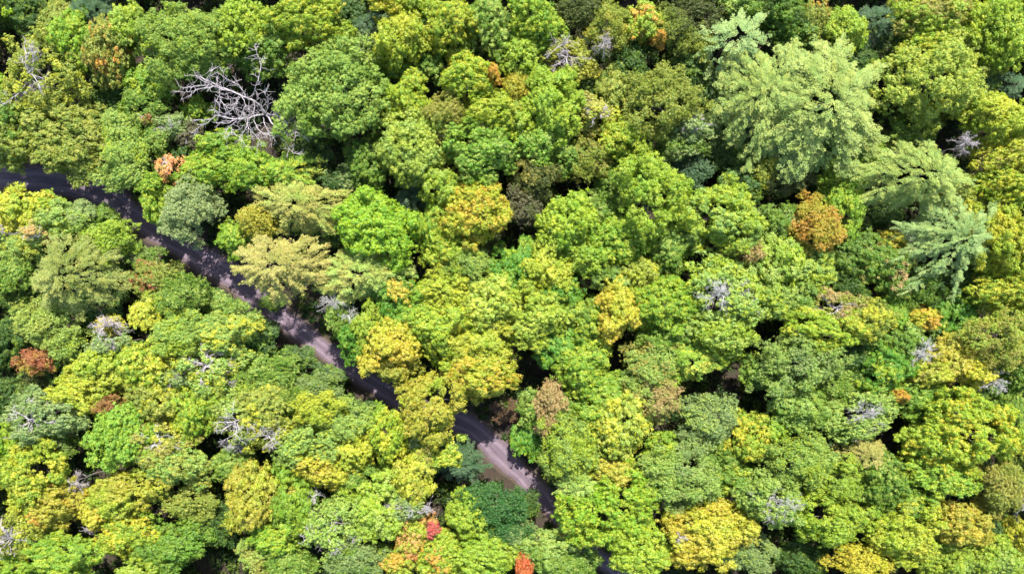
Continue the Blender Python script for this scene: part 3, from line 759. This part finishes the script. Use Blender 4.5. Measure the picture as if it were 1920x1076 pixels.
1590 542 46 36 F dkgreen 11 | medium dark green soft-leaved tree, below and right of the orange-brown ball tree
1562 576 50 34 S pinktan 15 olive 0.5 | medium pinkish-tan twiggy tree tinged olive, well below the orange-brown ball tree
1540 622 72 46 M yellowgreen 17 yellow 0.3 | large yellow-green leafy tree tinged yellow, well above and right of the black canopy gap
1626 602 50 38 M olive 16 yellow 0.5 | medium olive leafy tree tinged yellow, left of the small orange and yellow crown
1496 684 76 64 F palegreen 18 sage 0.4 | large soft sage-green tree right of the black gap in the canopy
1605 672 42 32 F dkgreen 12 | medium dark green soft-leaved tree, well below and left of the small orange and yellow crown
1686 592 42 50 M lime 13 greenvivid 0.4 | medium lime green leafy tree, just left of the small orange and yellow crown
1735 597 32 20 M orange 15 vivid 0.5 | small orange and yellow crown left of a dark gap, right side
1800 590 38 34 M greenvivid 11 | medium fresh green leafy tree, just right of the small orange and yellow crown
1882 448 56 72 M vivid 19 yellowgreen 0.5 | tall vivid yellow tree on the right edge beside the spread pale conifer
1888 548 52 36 M yellowgreen 17 yellow 0.5 | medium yellow-green leafy tree tinged yellow, below the tall vivid yellow right-edge tree
1885 632 66 58 F yellowpale 19 tan 0.5 | soft straw-yellow tree on the right edge, middle height
1728 655 44 34 D greypale 16 | pale bare dead tree below the small orange and yellow crown
1725 542 46 36 F green 13 dkgreen 0.4 | medium mid-green soft-leaved tree tinged dark green, just above the small orange and yellow crown
1810 527 52 30 F dkgreen 10 | medium dark green soft-leaved tree, below the spread pale conifer
1790 672 38 38 M oldgold 14 | medium dull gold leafy tree, above and left of the dead treetop by the right edge
1745 700 42 22 M yellow 15 tan 0.4 | small yellow leafy tree tinged tan, below the small orange and yellow crown
1832 696 32 26 M vivid 15 | small vivid yellow leafy tree, above the very broad yellow-green tree
1858 716 48 30 D greypale 17 | spreading bare dead treetop near the right edge beside bright yellow leaves
1660 692 48 42 M greenvivid 14 yellowgreen 0.3 | medium fresh green leafy tree, below and left of the small orange and yellow crown
1905 700 28 34 M green 13 | small mid-green leafy tree, just right of the dead treetop by the right edge
20 748 42 38 M dkgreen 11 | medium dark green leafy tree, below and left of the rust-red tree
140 745 52 36 M yellow 16 yellowgreen 0.4 | medium yellow leafy tree tinged yellow-green, below and right of the rust-red tree
75 782 76 38 S sage 16 | large sage-grey twiggy tree, below the rust-red tree
208 760 26 20 F rustbrown 15 | small rusty brown soft-leaved tree, just above the tight-leaved lime tree
288 745 52 46 M olivelime 16 yellow 0.3 | large light olive leafy tree tinged yellow, above and right of the tight-leaved lime tree
355 776 42 46 M lime 16 yellowgreen 0.6 | medium lime green leafy tree tinged yellow-green, right of the tight-leaved lime tree
90 830 46 32 F green 13 sage 0.4 | medium mid-green soft-leaved tree tinged sage-grey, just above and right of the broad left-edge yellow-green tree
20 830 32 32 M lime 13 | small lime green leafy tree, just above and left of the broad left-edge yellow-green tree
220 822 56 64 M limepale 19 lime 0.4 | tall fresh lime tree with tight leaf clumps, lower left
300 828 56 36 S tan 16 yellow 0.4 | medium tan twiggy tree tinged yellow, right of the tight-leaved lime tree
322 872 60 40 M palegreen 17 olivelime 0.5 | large pale green leafy tree tinged light olive, below and right of the tight-leaved lime tree
50 892 70 58 M yellowgreen 18 yellow 0.5 | broad yellow-green tree against the left edge in lower left quarter
95 952 60 34 M oldgold 16 orange 0.2 | medium dull gold leafy tree, below and right of the broad left-edge yellow-green tree
30 1002 50 46 S yellow 15 olive 0.5 | medium yellow twiggy tree tinged olive, below the broad left-edge yellow-green tree
145 905 30 30 D greywarm 13 | small brownish-grey bare dead tree, right of the broad left-edge yellow-green tree
236 926 60 44 M oldgold 17 yellowgreen 0.5 | large dull gold leafy tree tinged yellow-green, below the tight-leaved lime tree
180 966 32 28 M gold 15 | small golden leafy tree, below the tight-leaved lime tree
170 992 20 16 D grey 13 | tiny grey bare dead tree, well below and right of the broad left-edge yellow-green tree
230 1005 56 36 M yellowgreen 17 vivid 0.4 | medium yellow-green leafy tree tinged vivid yellow, well below the tight-leaved lime tree
120 1045 78 36 M lime 17 | large lime green leafy tree, well below and right of the broad left-edge yellow-green tree
350 945 52 28 F olive 14 | medium olive soft-leaved tree, left of the golden lower-left tree
320 1022 60 42 M green 14 greenvivid 0.4 | large mid-green leafy tree tinged fresh green, well below and left of the golden lower-left tree
265 1066 44 20 M yellowgreen 15 | small yellow-green leafy tree, well below and left of the golden lower-left tree
388 990 50 44 F dkgreen 10 | medium dark green soft-leaved tree, below and left of the golden lower-left tree
472 930 50 62 M oldgold 17 yellowgreen 0.3 | golden-yellow tree in lower left quarter, beside a dark gap on its left
450 785 56 48 S olivelime 16 palegreen 0.5 | large light olive twiggy tree, just above and left of the twiggy lower-left yellow tree
444 836 42 16 D greypale 13 | fallen-looking pale bare branch left of the twiggy yellow tree, lower left
482 1046 38 32 F tan 13 palegreen 0.6 | medium tan soft-leaved tree tinged pale green, below the golden lower-left tree
430 876 32 26 M green 12 | small mid-green leafy tree, just above and left of the golden lower-left tree
25 1066 40 18 M lime 12 | small lime green leafy tree, well below the broad left-edge yellow-green tree
500 765 50 42 M olivelime 16 yellow 0.3 | medium light olive leafy tree tinged yellow, just above the twiggy lower-left yellow tree
508 812 50 34 S olivelime 16 yellow 0.4 | yellow thinning tree with grey twigs, lower left of the road
596 768 54 30 F yellow 17 | pale yellow soft tree between the road and the twiggy yellow trees, lower left
672 784 38 28 M dkgreen 11 | small dark green leafy tree, left of the olive-gold tree over the road
512 704 60 38 F green 13 palegreen 0.5 | medium mid-green soft-leaved tree tinged pale green, above the twiggy lower-left yellow tree
538 750 52 28 F green 13 | medium mid-green soft-leaved tree, just above and right of the twiggy lower-left yellow tree
588 732 54 30 F sage 13 green 0.5 | medium sage-grey soft-leaved tree tinged mid-green, above and right of the twiggy lower-left yellow tree
642 792 60 40 F palegreen 15 | large pale green soft-leaved tree, right of the twiggy lower-left yellow tree
580 826 62 40 M2 palegreen 16 | large pale green leafy tree, just right of the twiggy lower-left yellow tree
667 846 32 28 M yellow 15 | small yellow leafy tree, well right of the twiggy lower-left yellow tree
600 880 64 28 M gold 17 yellow 0.5 | medium golden leafy tree tinged yellow, below and right of the twiggy lower-left yellow tree
728 815 34 46 M vivid 15 lime 0.6 | medium vivid yellow leafy tree, below and left of the olive-gold tree over the road
792 826 46 34 B sage 12 | medium sage-grey spruce, just below the olive-gold tree over the road
812 758 70 64 M oldgold 20 yellowgreen 0.3 | olive-gold tree hanging right across the road
862 868 46 40 B bluegreen 11 | blue-green spruce beside the road, below the olive-gold overhanging tree
815 852 46 30 M yellowgreen 14 | medium yellow-green leafy tree, below the olive-gold tree over the road
775 895 42 50 M yellow 16 tan 0.3 | medium yellow leafy tree tinged tan, above the salmon-orange bottom tree
670 892 42 32 F green 13 | medium mid-green soft-leaved tree, well above and left of the salmon-orange bottom tree
655 922 28 24 M yellowgreen 14 | small yellow-green leafy tree, above and left of the salmon-orange bottom tree
545 935 44 58 M lime 15 green 0.4 | large lime green leafy tree tinged mid-green, just right of the golden lower-left tree
592 925 24 22 D greypale 13 | small pale grey bare dead tree, right of the golden lower-left tree
710 955 52 54 M yellowgreen 17 palegreen 0.5 | large yellow-green leafy tree tinged pale green, above and left of the salmon-orange bottom tree
762 950 36 24 S sage 15 | small sage-grey twiggy tree, just above the salmon-orange bottom tree
520 1005 48 36 M lime 16 yellowgreen 0.5 | medium lime green leafy tree tinged yellow-green, below and right of the golden lower-left tree
620 992 62 54 S palegreen 17 | large pale green twiggy tree, well left of the salmon-orange bottom tree
665 1046 62 34 F sage 15 green 0.4 | medium sage-grey soft-leaved tree tinged mid-green, left of the salmon-orange bottom tree
545 1056 46 26 F green 15 | medium mid-green soft-leaved tree, below and right of the golden lower-left tree
800 950 22 16 D pinkgrey 15 | small pinkish-grey bare dead tree, just above and right of the salmon-orange bottom tree
812 988 13 13 S redpink 14 | small pinkish-red crown beside the salmon-orange tree at the bottom
775 1005 30 40 M salmon 15 yellowgreen 0.45 | salmon-orange tree at the bottom edge, left of centre
745 1056 36 20 M orange 15 yellowgreen 0.6 | small orange leafy tree tinged yellow-green, just below and left of the salmon-orange bottom tree
822 1040 46 40 M yellowgreen 15 orange 0.2 | medium yellow-green leafy tree, just below and right of the salmon-orange bottom tree
875 966 40 38 M yellowgreen 14 lime 0.4 | medium yellow-green leafy tree, just below and left of the big dark green bushy tree
928 950 60 46 F dkgreen2 13 | large dark green bushy tree left of the road, near the bottom
955 996 48 36 F dkgreen2 12 sage 0.4 | medium dark green soft-leaved tree tinged sage-grey, just below the big dark green bushy tree
910 1045 62 38 M yellowgreen 15 lime 0.5 | large yellow-green leafy tree tinged lime green, below the big dark green bushy tree
1035 750 28 38 F pinktan 14 | pinkish-tan dry tree on the right verge of the road
1020 800 15 14 F pinktan 11 | tiny pinkish-tan soft-leaved tree, well above and right of the big dark green bushy tree
996 818 28 36 M greenvivid 7 | small fresh green leafy tree, above and right of the big dark green bushy tree
1002 768 28 30 M green 10 | small mid-green leafy tree, below and right of the bright yellow tree cluster
1130 745 62 46 M lime 14 | large lime green leafy tree, left of the wide pinkish-tan tree
1070 845 62 62 F palegreen 17 yellowgreen 0.5 | large pale green soft-leaved tree, above and left of the broad tree over the road end
1088 906 48 34 H palegreen 15 | medium pale green feathery conifer, above and left of the broad tree over the road end
1165 800 52 58 M yellowpale 18 yellow 0.5 | large pale yellow-green leafy tree tinged yellow, below and left of the wide pinkish-tan tree
1235 750 46 36 F pinktan 18 palegreen 0.35 | wide pinkish-tan tree left of the black gap, right of centre
1328 792 60 46 F sage 17 palegreen 0.4 | large sage-grey soft-leaved tree tinged pale green, below and right of the wide pinkish-tan tree
1150 886 42 26 M oldgold 15 | medium dull gold leafy tree, above the broad tree over the road end
1250 842 36 22 M lime 14 | small lime green leafy tree, below the wide pinkish-tan tree
1275 895 80 58 F palegreen 18 sage 0.4 | very large pale green soft-leaved tree, above and left of the big golden bottom tree
1410 822 46 42 M yellowgreen 16 vivid 0.4 | medium yellow-green leafy tree tinged vivid yellow, above the white-twigged pale tree
1382 900 42 30 M green 14 yellowgreen 0.4 | medium mid-green leafy tree tinged yellow-green, just above and left of the white-twigged pale tree
1150 962 90 72 M limevivid 19 yellowgreen 0.5 | broad vivid yellow-green tree over the road's bottom stretch
1205 1038 58 46 M yellowgreen 18 lime 0.3 | large yellow-green leafy tree, below and right of the broad tree over the road end
1325 1002 88 60 M gold 19 yellow 0.5 | big golden-yellow tree at the bottom, right of centre
1392 990 30 30 F oldgold 16 | small dull gold soft-leaved tree, just right of the big golden bottom tree
1270 1000 22 24 D greywarm 18 | small brownish-grey bare dead tree, just left of the big golden bottom tree
1050 1002 9 8 U orange 4 | tiny orange shrub on the shaded left verge of the road at bottom
982 1060 13 20 F redorange 15 | small red-orange crown on the bottom edge left of the road
1030 1036 62 42 M palegreen 13 green 0.4 | large pale green leafy tree, below and right of the big dark green bushy tree
1086 1046 42 34 F green 12 | medium mid-green soft-leaved tree, below and left of the broad tree over the road end
1372 935 22 16 D greywarm 13 | small brownish-grey bare dead tree, left of the white-twigged pale tree
1447 937 64 50 S2 palegreen 18 | pale tree with white spreading bare branches, lower right
1405 1038 52 40 F sage 14 | medium sage-grey soft-leaved tree, below and right of the big golden bottom tree
1500 758 58 44 M palegreen 16 green 0.5 | large pale green leafy tree tinged mid-green, below and right of the black canopy gap
1618 778 76 50 S2 palegreen 17 | large pale green twiggy tree, above the straw-coloured conifer
1450 808 30 28 M lime 13 | small lime green leafy tree, below and right of the black canopy gap
1500 862 66 50 F palegreen 17 | large pale green soft-leaved tree, above and right of the white-twigged pale tree
1622 856 44 36 H straw 16 | straw-coloured feathery conifer in the lower right quarter
1725 745 56 36 M green 14 lime 0.4 | medium mid-green leafy tree tinged lime green, above and left of the very broad yellow-green tree
1686 743 14 9 M orange 15 | tiny orange sprig above the twiggy pale tree, lower right
1820 812 92 76 M yellowgreen 19 vivid 0.4 | very broad yellow-green tree in the lower right quarter
1740 832 42 32 M yellowgreen 16 | medium yellow-green leafy tree, left of the very broad yellow-green tree
1762 900 76 44 M limepale 18 yellowgreen 0.5 | large light lime leafy tree tinged yellow-green, below and left of the very broad yellow-green tree
1656 906 46 46 M green 16 | medium mid-green leafy tree, just below and right of the straw-coloured conifer
1567 906 56 42 M yellowgreen 17 green 0.4 | large yellow-green leafy tree tinged mid-green, just below and left of the straw-coloured conifer
1560 975 80 46 M yellowgreen 18 | large yellow-green leafy tree, above and left of the golden bottom-edge tree
1700 1002 76 48 M yellow 18 yellowgreen 0.5 | large yellow leafy tree tinged yellow-green, above and right of the golden bottom-edge tree
1800 985 56 40 M oldgold 17 gold 0.4 | medium dull gold leafy tree tinged golden, well below the very broad yellow-green tree
1620 1055 62 30 F gold 17 vivid 0.5 | bright golden-yellow tree on the bottom edge in lower right quarter
1872 910 46 48 F tan 16 olivelime 0.5 | medium tan soft-leaved tree tinged light olive, below and right of the very broad yellow-green tree
1912 945 22 30 D greypale 16 | small pale grey bare dead tree, well below and right of the very broad yellow-green tree
1500 1048 50 32 M dkgreen 10 | medium dark green leafy tree, left of the golden bottom-edge tree
1790 1056 56 28 M yellowgreen 15 | medium yellow-green leafy tree, well right of the golden bottom-edge tree
1870 1046 50 38 M yellowgreen 15 | medium yellow-green leafy tree, well below the very broad yellow-green tree
1914 1010 22 30 M vivid 15 | small vivid yellow leafy tree, well below and right of the very broad yellow-green tree
1865 985 28 30 M dkgreen 11 | small dark green leafy tree, well below the very broad yellow-green tree
1905 770 34 52 M green 13 | medium mid-green leafy tree, just below and right of the dead treetop by the right edge
1908 850 34 40 F olive 15 | medium olive soft-leaved tree, below and right of the very broad yellow-green tree
100 45 36 36 M olive 12 | medium olive leafy tree, above the thinning left-edge olive tree
655 20 30 34 M dkgreen 10 | small dark green leafy tree, above and left of the yellow crown near the top
860 100 34 24 M dkgreen 9 | small dark green leafy tree, right of the yellow crown near the top
1110 160 34 28 F dkgreen 10 | small dark green soft-leaved tree, just below the grey dead tree at top
1420 250 40 34 F bluegreen 9 | medium blue-green soft-leaved tree, left of the giant pale conifer
1545 110 40 34 M dkgreen 10 | medium dark green leafy tree, above the giant pale conifer
1840 110 40 40 M olive 13 | medium olive leafy tree, below and right of the top right yellow-green tree
1800 370 60 30 M olive 13 | medium olive leafy tree, above the spread pale conifer
1850 400 34 30 M olive 14 | small olive leafy tree, just above and left of the tall vivid yellow right-edge tree
1442 562 46 38 M palegreen 15 | medium pale green leafy tree, right of the tree with a twiggy hollow
1745 640 40 34 M dkgreen 9 | medium dark green leafy tree, just below the small orange and yellow crown
511 566 22 12 U green 2 | tiny mid-green shrub, just below the tan conifer over the road
950 770 30 20 U brown 2 | small brown shrub, below the bright yellow tree cluster
1550 830 34 34 M dkgreen 10 | medium dark green leafy tree, left of the straw-coloured conifer
640 960 34 34 F green 13 | medium mid-green soft-leaved tree, left of the salmon-orange bottom tree
1890 490 30 30 M yellowgreen 16 | small yellow-green leafy tree, just below the tall vivid yellow right-edge tree
1640 640 30 26 M green 13 | small mid-green leafy tree, below and left of the small orange and yellow crown
455 720 50 40 F green 13 yellowgreen 0.4 | medium mid-green soft-leaved tree tinged yellow-green, above and left of the twiggy lower-left yellow tree
410 745 36 34 M yellowgreen 14 olive 0.4 | medium yellow-green leafy tree tinged olive, above and left of the twiggy lower-left yellow tree
550 870 34 28 F green 12 | small mid-green soft-leaved tree, just below and right of the twiggy lower-left yellow tree
-12 262 62 48 M olive 18 | olive tree cut by the left edge, hanging over the road's left end
1600 120 44 36 M dkgreen 12 | medium dark green leafy tree, above and right of the giant pale conifer
1560 150 40 30 F dkgreen 11 | medium dark green soft-leaved tree, just above the giant pale conifer
1290 130 40 34 F dkgreen 11 | medium dark green soft-leaved tree, above and right of the soft olive-yellow tree
1500 60 40 34 M green 13 | medium mid-green leafy tree, above the giant pale conifer
1700 95 36 30 F dkgreen 11 | small dark green soft-leaved tree, below and left of the top right yellow-green tree
1830 160 36 36 M dkgreen 11 | medium dark green leafy tree, well below and right of the top right yellow-green tree
1820 90 44 30 M olive 14 | medium olive leafy tree, well above the wide pale conifer
1150 340 36 34 F green 11 | medium mid-green soft-leaved tree, left of the big right-of-centre yellow-green tree
1180 300 34 30 M green 12 | small mid-green leafy tree, above and left of the big right-of-centre yellow-green tree
1060 300 34 30 M green 12 | small mid-green leafy tree, below the dense rounded yellow-green tree
1390 350 40 34 M dkgreen 11 | medium dark green leafy tree, well above and left of the orange-brown ball tree
1535 290 36 40 F dkgreen 11 | medium dark green soft-leaved tree, below the giant pale conifer
1540 350 36 24 U dkgreen 3 | small dark green shrub, just above the orange-brown ball tree
1660 395 40 26 F dkgreen 10 | small dark green soft-leaved tree, below and left of the wide pale conifer
1500 560 40 36 M green 13 | medium mid-green leafy tree, below the orange-brown ball tree
1240 640 44 34 M green 14 | medium mid-green leafy tree, below and right of the central golden tree
1050 545 36 36 M greenvivid 13 | medium fresh green leafy tree, left of the central golden tree
1045 650 40 36 M greenvivid 13 | medium fresh green leafy tree, right of the bright yellow tree cluster
1060 770 36 40 M green 11 | medium mid-green leafy tree, well left of the wide pinkish-tan tree
1370 860 44 36 M green 12 | medium mid-green leafy tree, above and left of the white-twigged pale tree
1560 720 44 40 F green 13 | medium mid-green soft-leaved tree, above and left of the straw-coloured conifer
1690 640 36 36 M green 13 | medium mid-green leafy tree, just below and left of the small orange and yellow crown
1845 750 40 30 M dkgreen 12 | medium dark green leafy tree, just below the dead treetop by the right edge
1700 940 40 34 M green 14 | medium mid-green leafy tree, below and right of the straw-coloured conifer
1640 960 40 30 M olive 14 | medium olive leafy tree, above the golden bottom-edge tree
1432 694 34 34 M green 12 | medium mid-green leafy tree, just right of the black canopy gap
1240 720 30 26 M lime 13 | small lime green leafy tree, just above the wide pinkish-tan tree
984 948 26 24 F dkgreen 7 | small dark green soft-leaved tree, just right of the big dark green bushy tree
556 672 26 20 F dkgreen 7 | small dark green soft-leaved tree, above the twiggy lower-left yellow tree
612 708 26 18 M dkgreen 7 | small dark green leafy tree, above and right of the twiggy lower-left yellow tree
492 622 26 20 F dkgreen 7 | small dark green soft-leaved tree, below the tan conifer over the road
404 566 26 20 F green 8 | small mid-green soft-leaved tree, below and left of the tan conifer over the road
"""

def build_trees():
    rnd = random.Random(11)
    for ln in TREES.strip().splitlines():  # the olive tree cut by the left edge is added to shade the road
        data, label = ln.split('|')
        f = data.split()
        px, py, rx, ry = map(float, f[:4]); kind, col, h = f[4], f[5], float(f[6])
        tint, amt = (f[7], float(f[8])) if len(f) > 8 else (None, 0)
        if tint is None and kind in ('M', 'M2', 'F') and rx > 24:      # no crown is all one green
            tint, amt = {'dkgreen': ('green', .3), 'green': ('palegreen', .35), 'yellowgreen': (rnd.choice(['palegreen', 'lime', 'yellow']), .35),
                         'lime': ('yellowgreen', .35), 'palegreen': ('yellowgreen', .3), 'limepale': ('palegreen', .4), 'olive': ('olivelime', .35),
                         'sage': ('palegreen', .3), 'greenvivid': ('lime', .3), 'yellow': ('yellowgreen', .4), 'gold': ('yellow', .4)}.get(col, (None, 0))
        zc = h * 0.78
        x, y = at(px, py, zc)
        k = VIEW_W / 1920 * (CAM_H - zc) / CAM_H
        m_ = 1.04 if kind in ('P', 'P2', 'H') else 0.97
        wx, wy = rx * k * m_, ry * k * m_
        if kind != 'U' and max(wx, wy) / min(wx, wy) > 1.45:       # no crown is drawn out more than this
            e = math.sqrt(max(wx, wy) / min(wx, wy) / 1.45)
            wx, wy = (wx / e, wy * e) if wx > wy else (wx * e, wy / e)
        h *= rnd.uniform(0.92, 1.08)
        g = math.sqrt(wx * wy)
        ri = min(range(len(SIZES)), key=lambda i: abs(math.log(SIZES[i] / g)))
        nv = {'M': (4, 5, 6, 5, 3)[ri], 'F': (3, 3, 4, 3, 2)[ri]}.get(kind, 3)
        pk = kind
        if kind == 'D' and col in ('greypale',): pk = 'DP'
        if kind == 'D': wx *= 0.78; wy *= 0.78
        if kind == 'U': pk = 'F'
        pr = proto(pk, ri, rnd.randrange(nv))
        name = NAMES[kind]
        root = bpy.data.objects.new(name, None); COL.objects.link(root)
        root.empty_display_size = 0.5
        root.location = (x, y, 0.0)
        # ellipse: the long axis stays along the picture's x or y, the crown itself turns in quarter steps plus a little
        q = rnd.randrange(4); a = q * 90 + rnd.uniform(-14, 14)
        if rx / ry < 1.12 and ry / rx < 1.12: a = rnd.uniform(0, 360)
        sx, sy = wx / SIZES[ri] * rnd.choice([-1, 1]), wy / SIZES[ri]
        if q % 2 and abs(a - q * 90) < 15: sx, sy = math.copysign(sy, sx), abs(sx)
        root.rotation_euler = (0, 0, R(a)); root.scale = (sx, sy, h / 16.0)
        tag(root, label.strip(), 'shrub' if name == 'shrub' else 'tree', GROUPS[name])
        c = albedo(col)
        j = rnd.uniform(0.93, 1.07)
        for part, me in pr.items():
            o = link(part, me, root)
            if part == 'crown':
                o.color = (c[0] * j, c[1] * j, c[2] * j, 1)
                o["tint_color"] = albedo(tint) if tint else c
                o["tint_amount"] = amt

def build_great_dead_tree():
    Z = 4.89
    def p(zx, zy, z): return np.array([*at(320 + zx / Z, 90 + zy / Z, z), z])
    L = [ # traced limbs of the big bare tree: points (x, y, height), start radius, end radius
     ([(870,600,11),(800,510,13),(680,450,14.5),(560,400,15),(440,350,15.5),(330,300,16),(230,255,16),(130,258,15.5)], .24, .04),
     ([(440,350,15.5),(330,370,16),(230,390,16.2),(150,450,16)], .10, .03),
     ([(390,350,15.7),(280,345,16),(170,365,16.4),(80,355,16)], .08, .025),
     ([(230,390,16.2),(150,405,16.4),(90,400,16)], .05, .02),
     ([(560,400,15),(470,375,15.6),(350,330,16),(240,270,16.4)], .10, .03),
     ([(690,450,14.5),(650,380,15.5),(610,330,16),(565,308,16)], .08, .03),
     ([(740,470,13.5),(780,350,16),(812,250,17.5),(818,150,18),(800,60,18.5),(772,5,18.5)], .08, .03),
     ([(870,610,11),(790,620,13),(700,645,14),(600,655,15),(500,640,15.5),(420,620,16)], .22, .07),
     ([(420,620,16),(340,680,16),(280,720,16),(225,780,15.8)], .07, .02), ([(560,605,15),(470,600,15.8),(400,565,16)], .08, .025),
     ([(380,650,16),(300,660,16.2),(220,665,16)], .05, .02), ([(600,655,15),(520,690,15.6),(430,690,16)], .07, .02),
     ([(870,610,11),(930,690,13),(1000,770,14),(1090,795,14.5),(1150,770,14.8),(1225,820,15)], .17, .03),
     ([(870,610,11),(980,620,13),(1050,670,14),(1070,730,14.5),(1050,790,14.6)], .13, .03),
     ([(850,640,12),(870,720,13.5),(920,790,14),(990,805,14.4)], .10, .03),
     ([(760,660,13),(800,740,14),(880,795,14.4),(950,800,14.6)], .09, .03),
     ([(710,650,14),(705,710,14.6),(745,770,15),(800,830,15)], .09, .025), ([(705,710,14.6),(665,780,15),(640,830,15),(680,900,14.8)], .06, .02),
     ([(820,760,14),(805,830,14.4),(820,890,14.4)], .05, .02), ([(1020,800,14.2),(1060,890,14.4),(1120,955,14.4),(1195,985,14.2)], .07, .025),
     ([(880,600,11.5),(895,520,14),(870,440,15.5),(868,400,16)], .07, .02), ([(940,600,12.5),(990,570,14),(1020,520,15)], .06, .02),
     ([(630,650,14.8),(545,715,15),(490,790,15)], .08, .025), ([(560,720,15),(555,780,15),(515,825,14.8)], .05, .02),
     ([(650,440,14.8),(682,520,15),(660,600,14.8),(620,650,14.8)], .07, .04), ([(450,475,15),(520,545,15),(610,560,14.6)], .07, .025),
     ([(450,360,15.4),(440,440,15.2),(410,500,15.2),(400,590,15)], .07, .02), ([(640,440,14.6),(570,470,15),(480,460,15.2)], .06, .02),
     ([(640,450,14.6),(600,500,15),(560,520,15)], .05, .02), ([(480,370,15.4),(487,290,16.2),(478,220,16.6)], .04, .02),
     ([(1150,770,14.8),(1155,720,15.2),(1200,700,15.2)], .05, .02), ([(1150,770,14.8),(1130,850,14.8)], .04, .02),
     ([(760,480,13.5),(770,540,14),(760,600,14.4)], .05, .03), ([(360,310,16),(365,240,16.6),(362,190,16.8)], .04, .02),
     ([(700,650,14),(720,590,14.6),(715,540,14.8)], .04, .02), ([(790,610,13.4),(830,540,14.4)], .04, .02),
    ]
    root = bpy.data.objects.new("dead_tree", None); COL.objects.link(root)
    b = at(320 + 870 / Z, 90 + 600 / Z, 11); root.location = (b[0], b[1], 0)
    tag(root, "big bare dead tree with long silvery-white spreading limbs over a dark gap, upper left", "tree", GROUPS['dead_tree'])
    off = np.array([b[0], b[1], 0])
    T = Tubes(6)
    T.add(np.array([(0.3, 0.2, -0.3), (0.2, 0.1, 3), (0.1, 0.1, 7), (0, 0, 11), (-0.05, 0.05, 12)], float), [.42, .36, .3, .25, .2])
    link("trunk", T.mesh("dead_trunk", M_DEAD), root)
    rng = np.random.default_rng(77); T = Tubes(5)
    for pts, r0, r1 in L:
        c = catmull([p(*q) - off for q in pts], 4)
        c[1:-1] += rng.normal(size=(len(c) - 2, 3)) * 0.05
        T.add(c, np.linspace(r0, r1, len(c)) * 0.68)
        for k in range(2, len(c)):
            for _ in range(2):
                if rng.random() < 0.55:
                    d = unit(c[k] - c[k-1]); d = unit(d * 0.7 + rng.normal(size=3) * np.array([.75, .75, .35]))
                    branch_rec(T, rng, c[k], d, rng.uniform(0.5, 1.5), 0.03, 1, 0.02, 0.6, 1)
    link("branches", T.mesh("dead_branches", M_DEAD), root)

def build_surrounding_forest():
    # the wood carries on past the edges of the picture: one mass of simpler crowns
    rng = np.random.default_rng(44); rnd = random.Random(4)
    base = []
    for i, (Rr, H) in enumerate(((4.4, 16), (3.6, 15), (5.0, 18), (4.0, 14))):
        me = crown_puffy("simple_crown", Rr, H, 900 + i, pr=0.5, ls=0.22, per=11)
        co = np.empty(len(me.vertices) * 3, dtype=np.float32); me.vertices.foreach_get("co", co)
        base.append(co.reshape(-1, 3)); bpy.data.meshes.remove(me)
    Vs, n = [], 0
    for gx in np.arange(-100, 101, 7.2):
        for gy in np.arange(-66, 67, 7.2):
            x, y = gx + rnd.uniform(-2.2, 2.2), gy + rnd.uniform(-2.2, 2.2)
            if abs(x) < 76.5 and abs(y) < 45.5: continue
            if road_dist(np.array([x]), np.array([y]))[0] < 4.5: continue
            v = rnd.choice(base); a = rnd.uniform(0, 6.28); c_, s_ = math.cos(a), math.sin(a); k = rnd.uniform(0.85, 1.1)
            Vs.append(np.stack([(v[:, 0] * c_ - v[:, 1] * s_) * k + x, (v[:, 0] * s_ + v[:, 1] * c_) * k + y, v[:, 2] * k], 1))
    V = np.concatenate(Vs); nf = len(V) // 4
    cl = np.repeat([rnd.random() for _ in Vs], [len(v) // 4 for v in Vs])
    o = link("surrounding_forest", mesh_from("surrounding_forest", V, np.arange(nf * 4).reshape(nf, 4), False,
             [("leaf_random", 'FACE', rng.random(nf)), ("clump_random", 'FACE', cl)], M_LEAF))
    o.color = (*albedo('lime'), 1); o["tint_color"] = albedo('yellow'); o["tint_amount"] = 0.4
    tag(o, "continuing mass of green forest beyond the edges of the picture", "forest", kind="stuff")

build_ground()
build_road()
build_surrounding_forest()
build_undergrowth()
build_trees()
build_great_dead_tree()
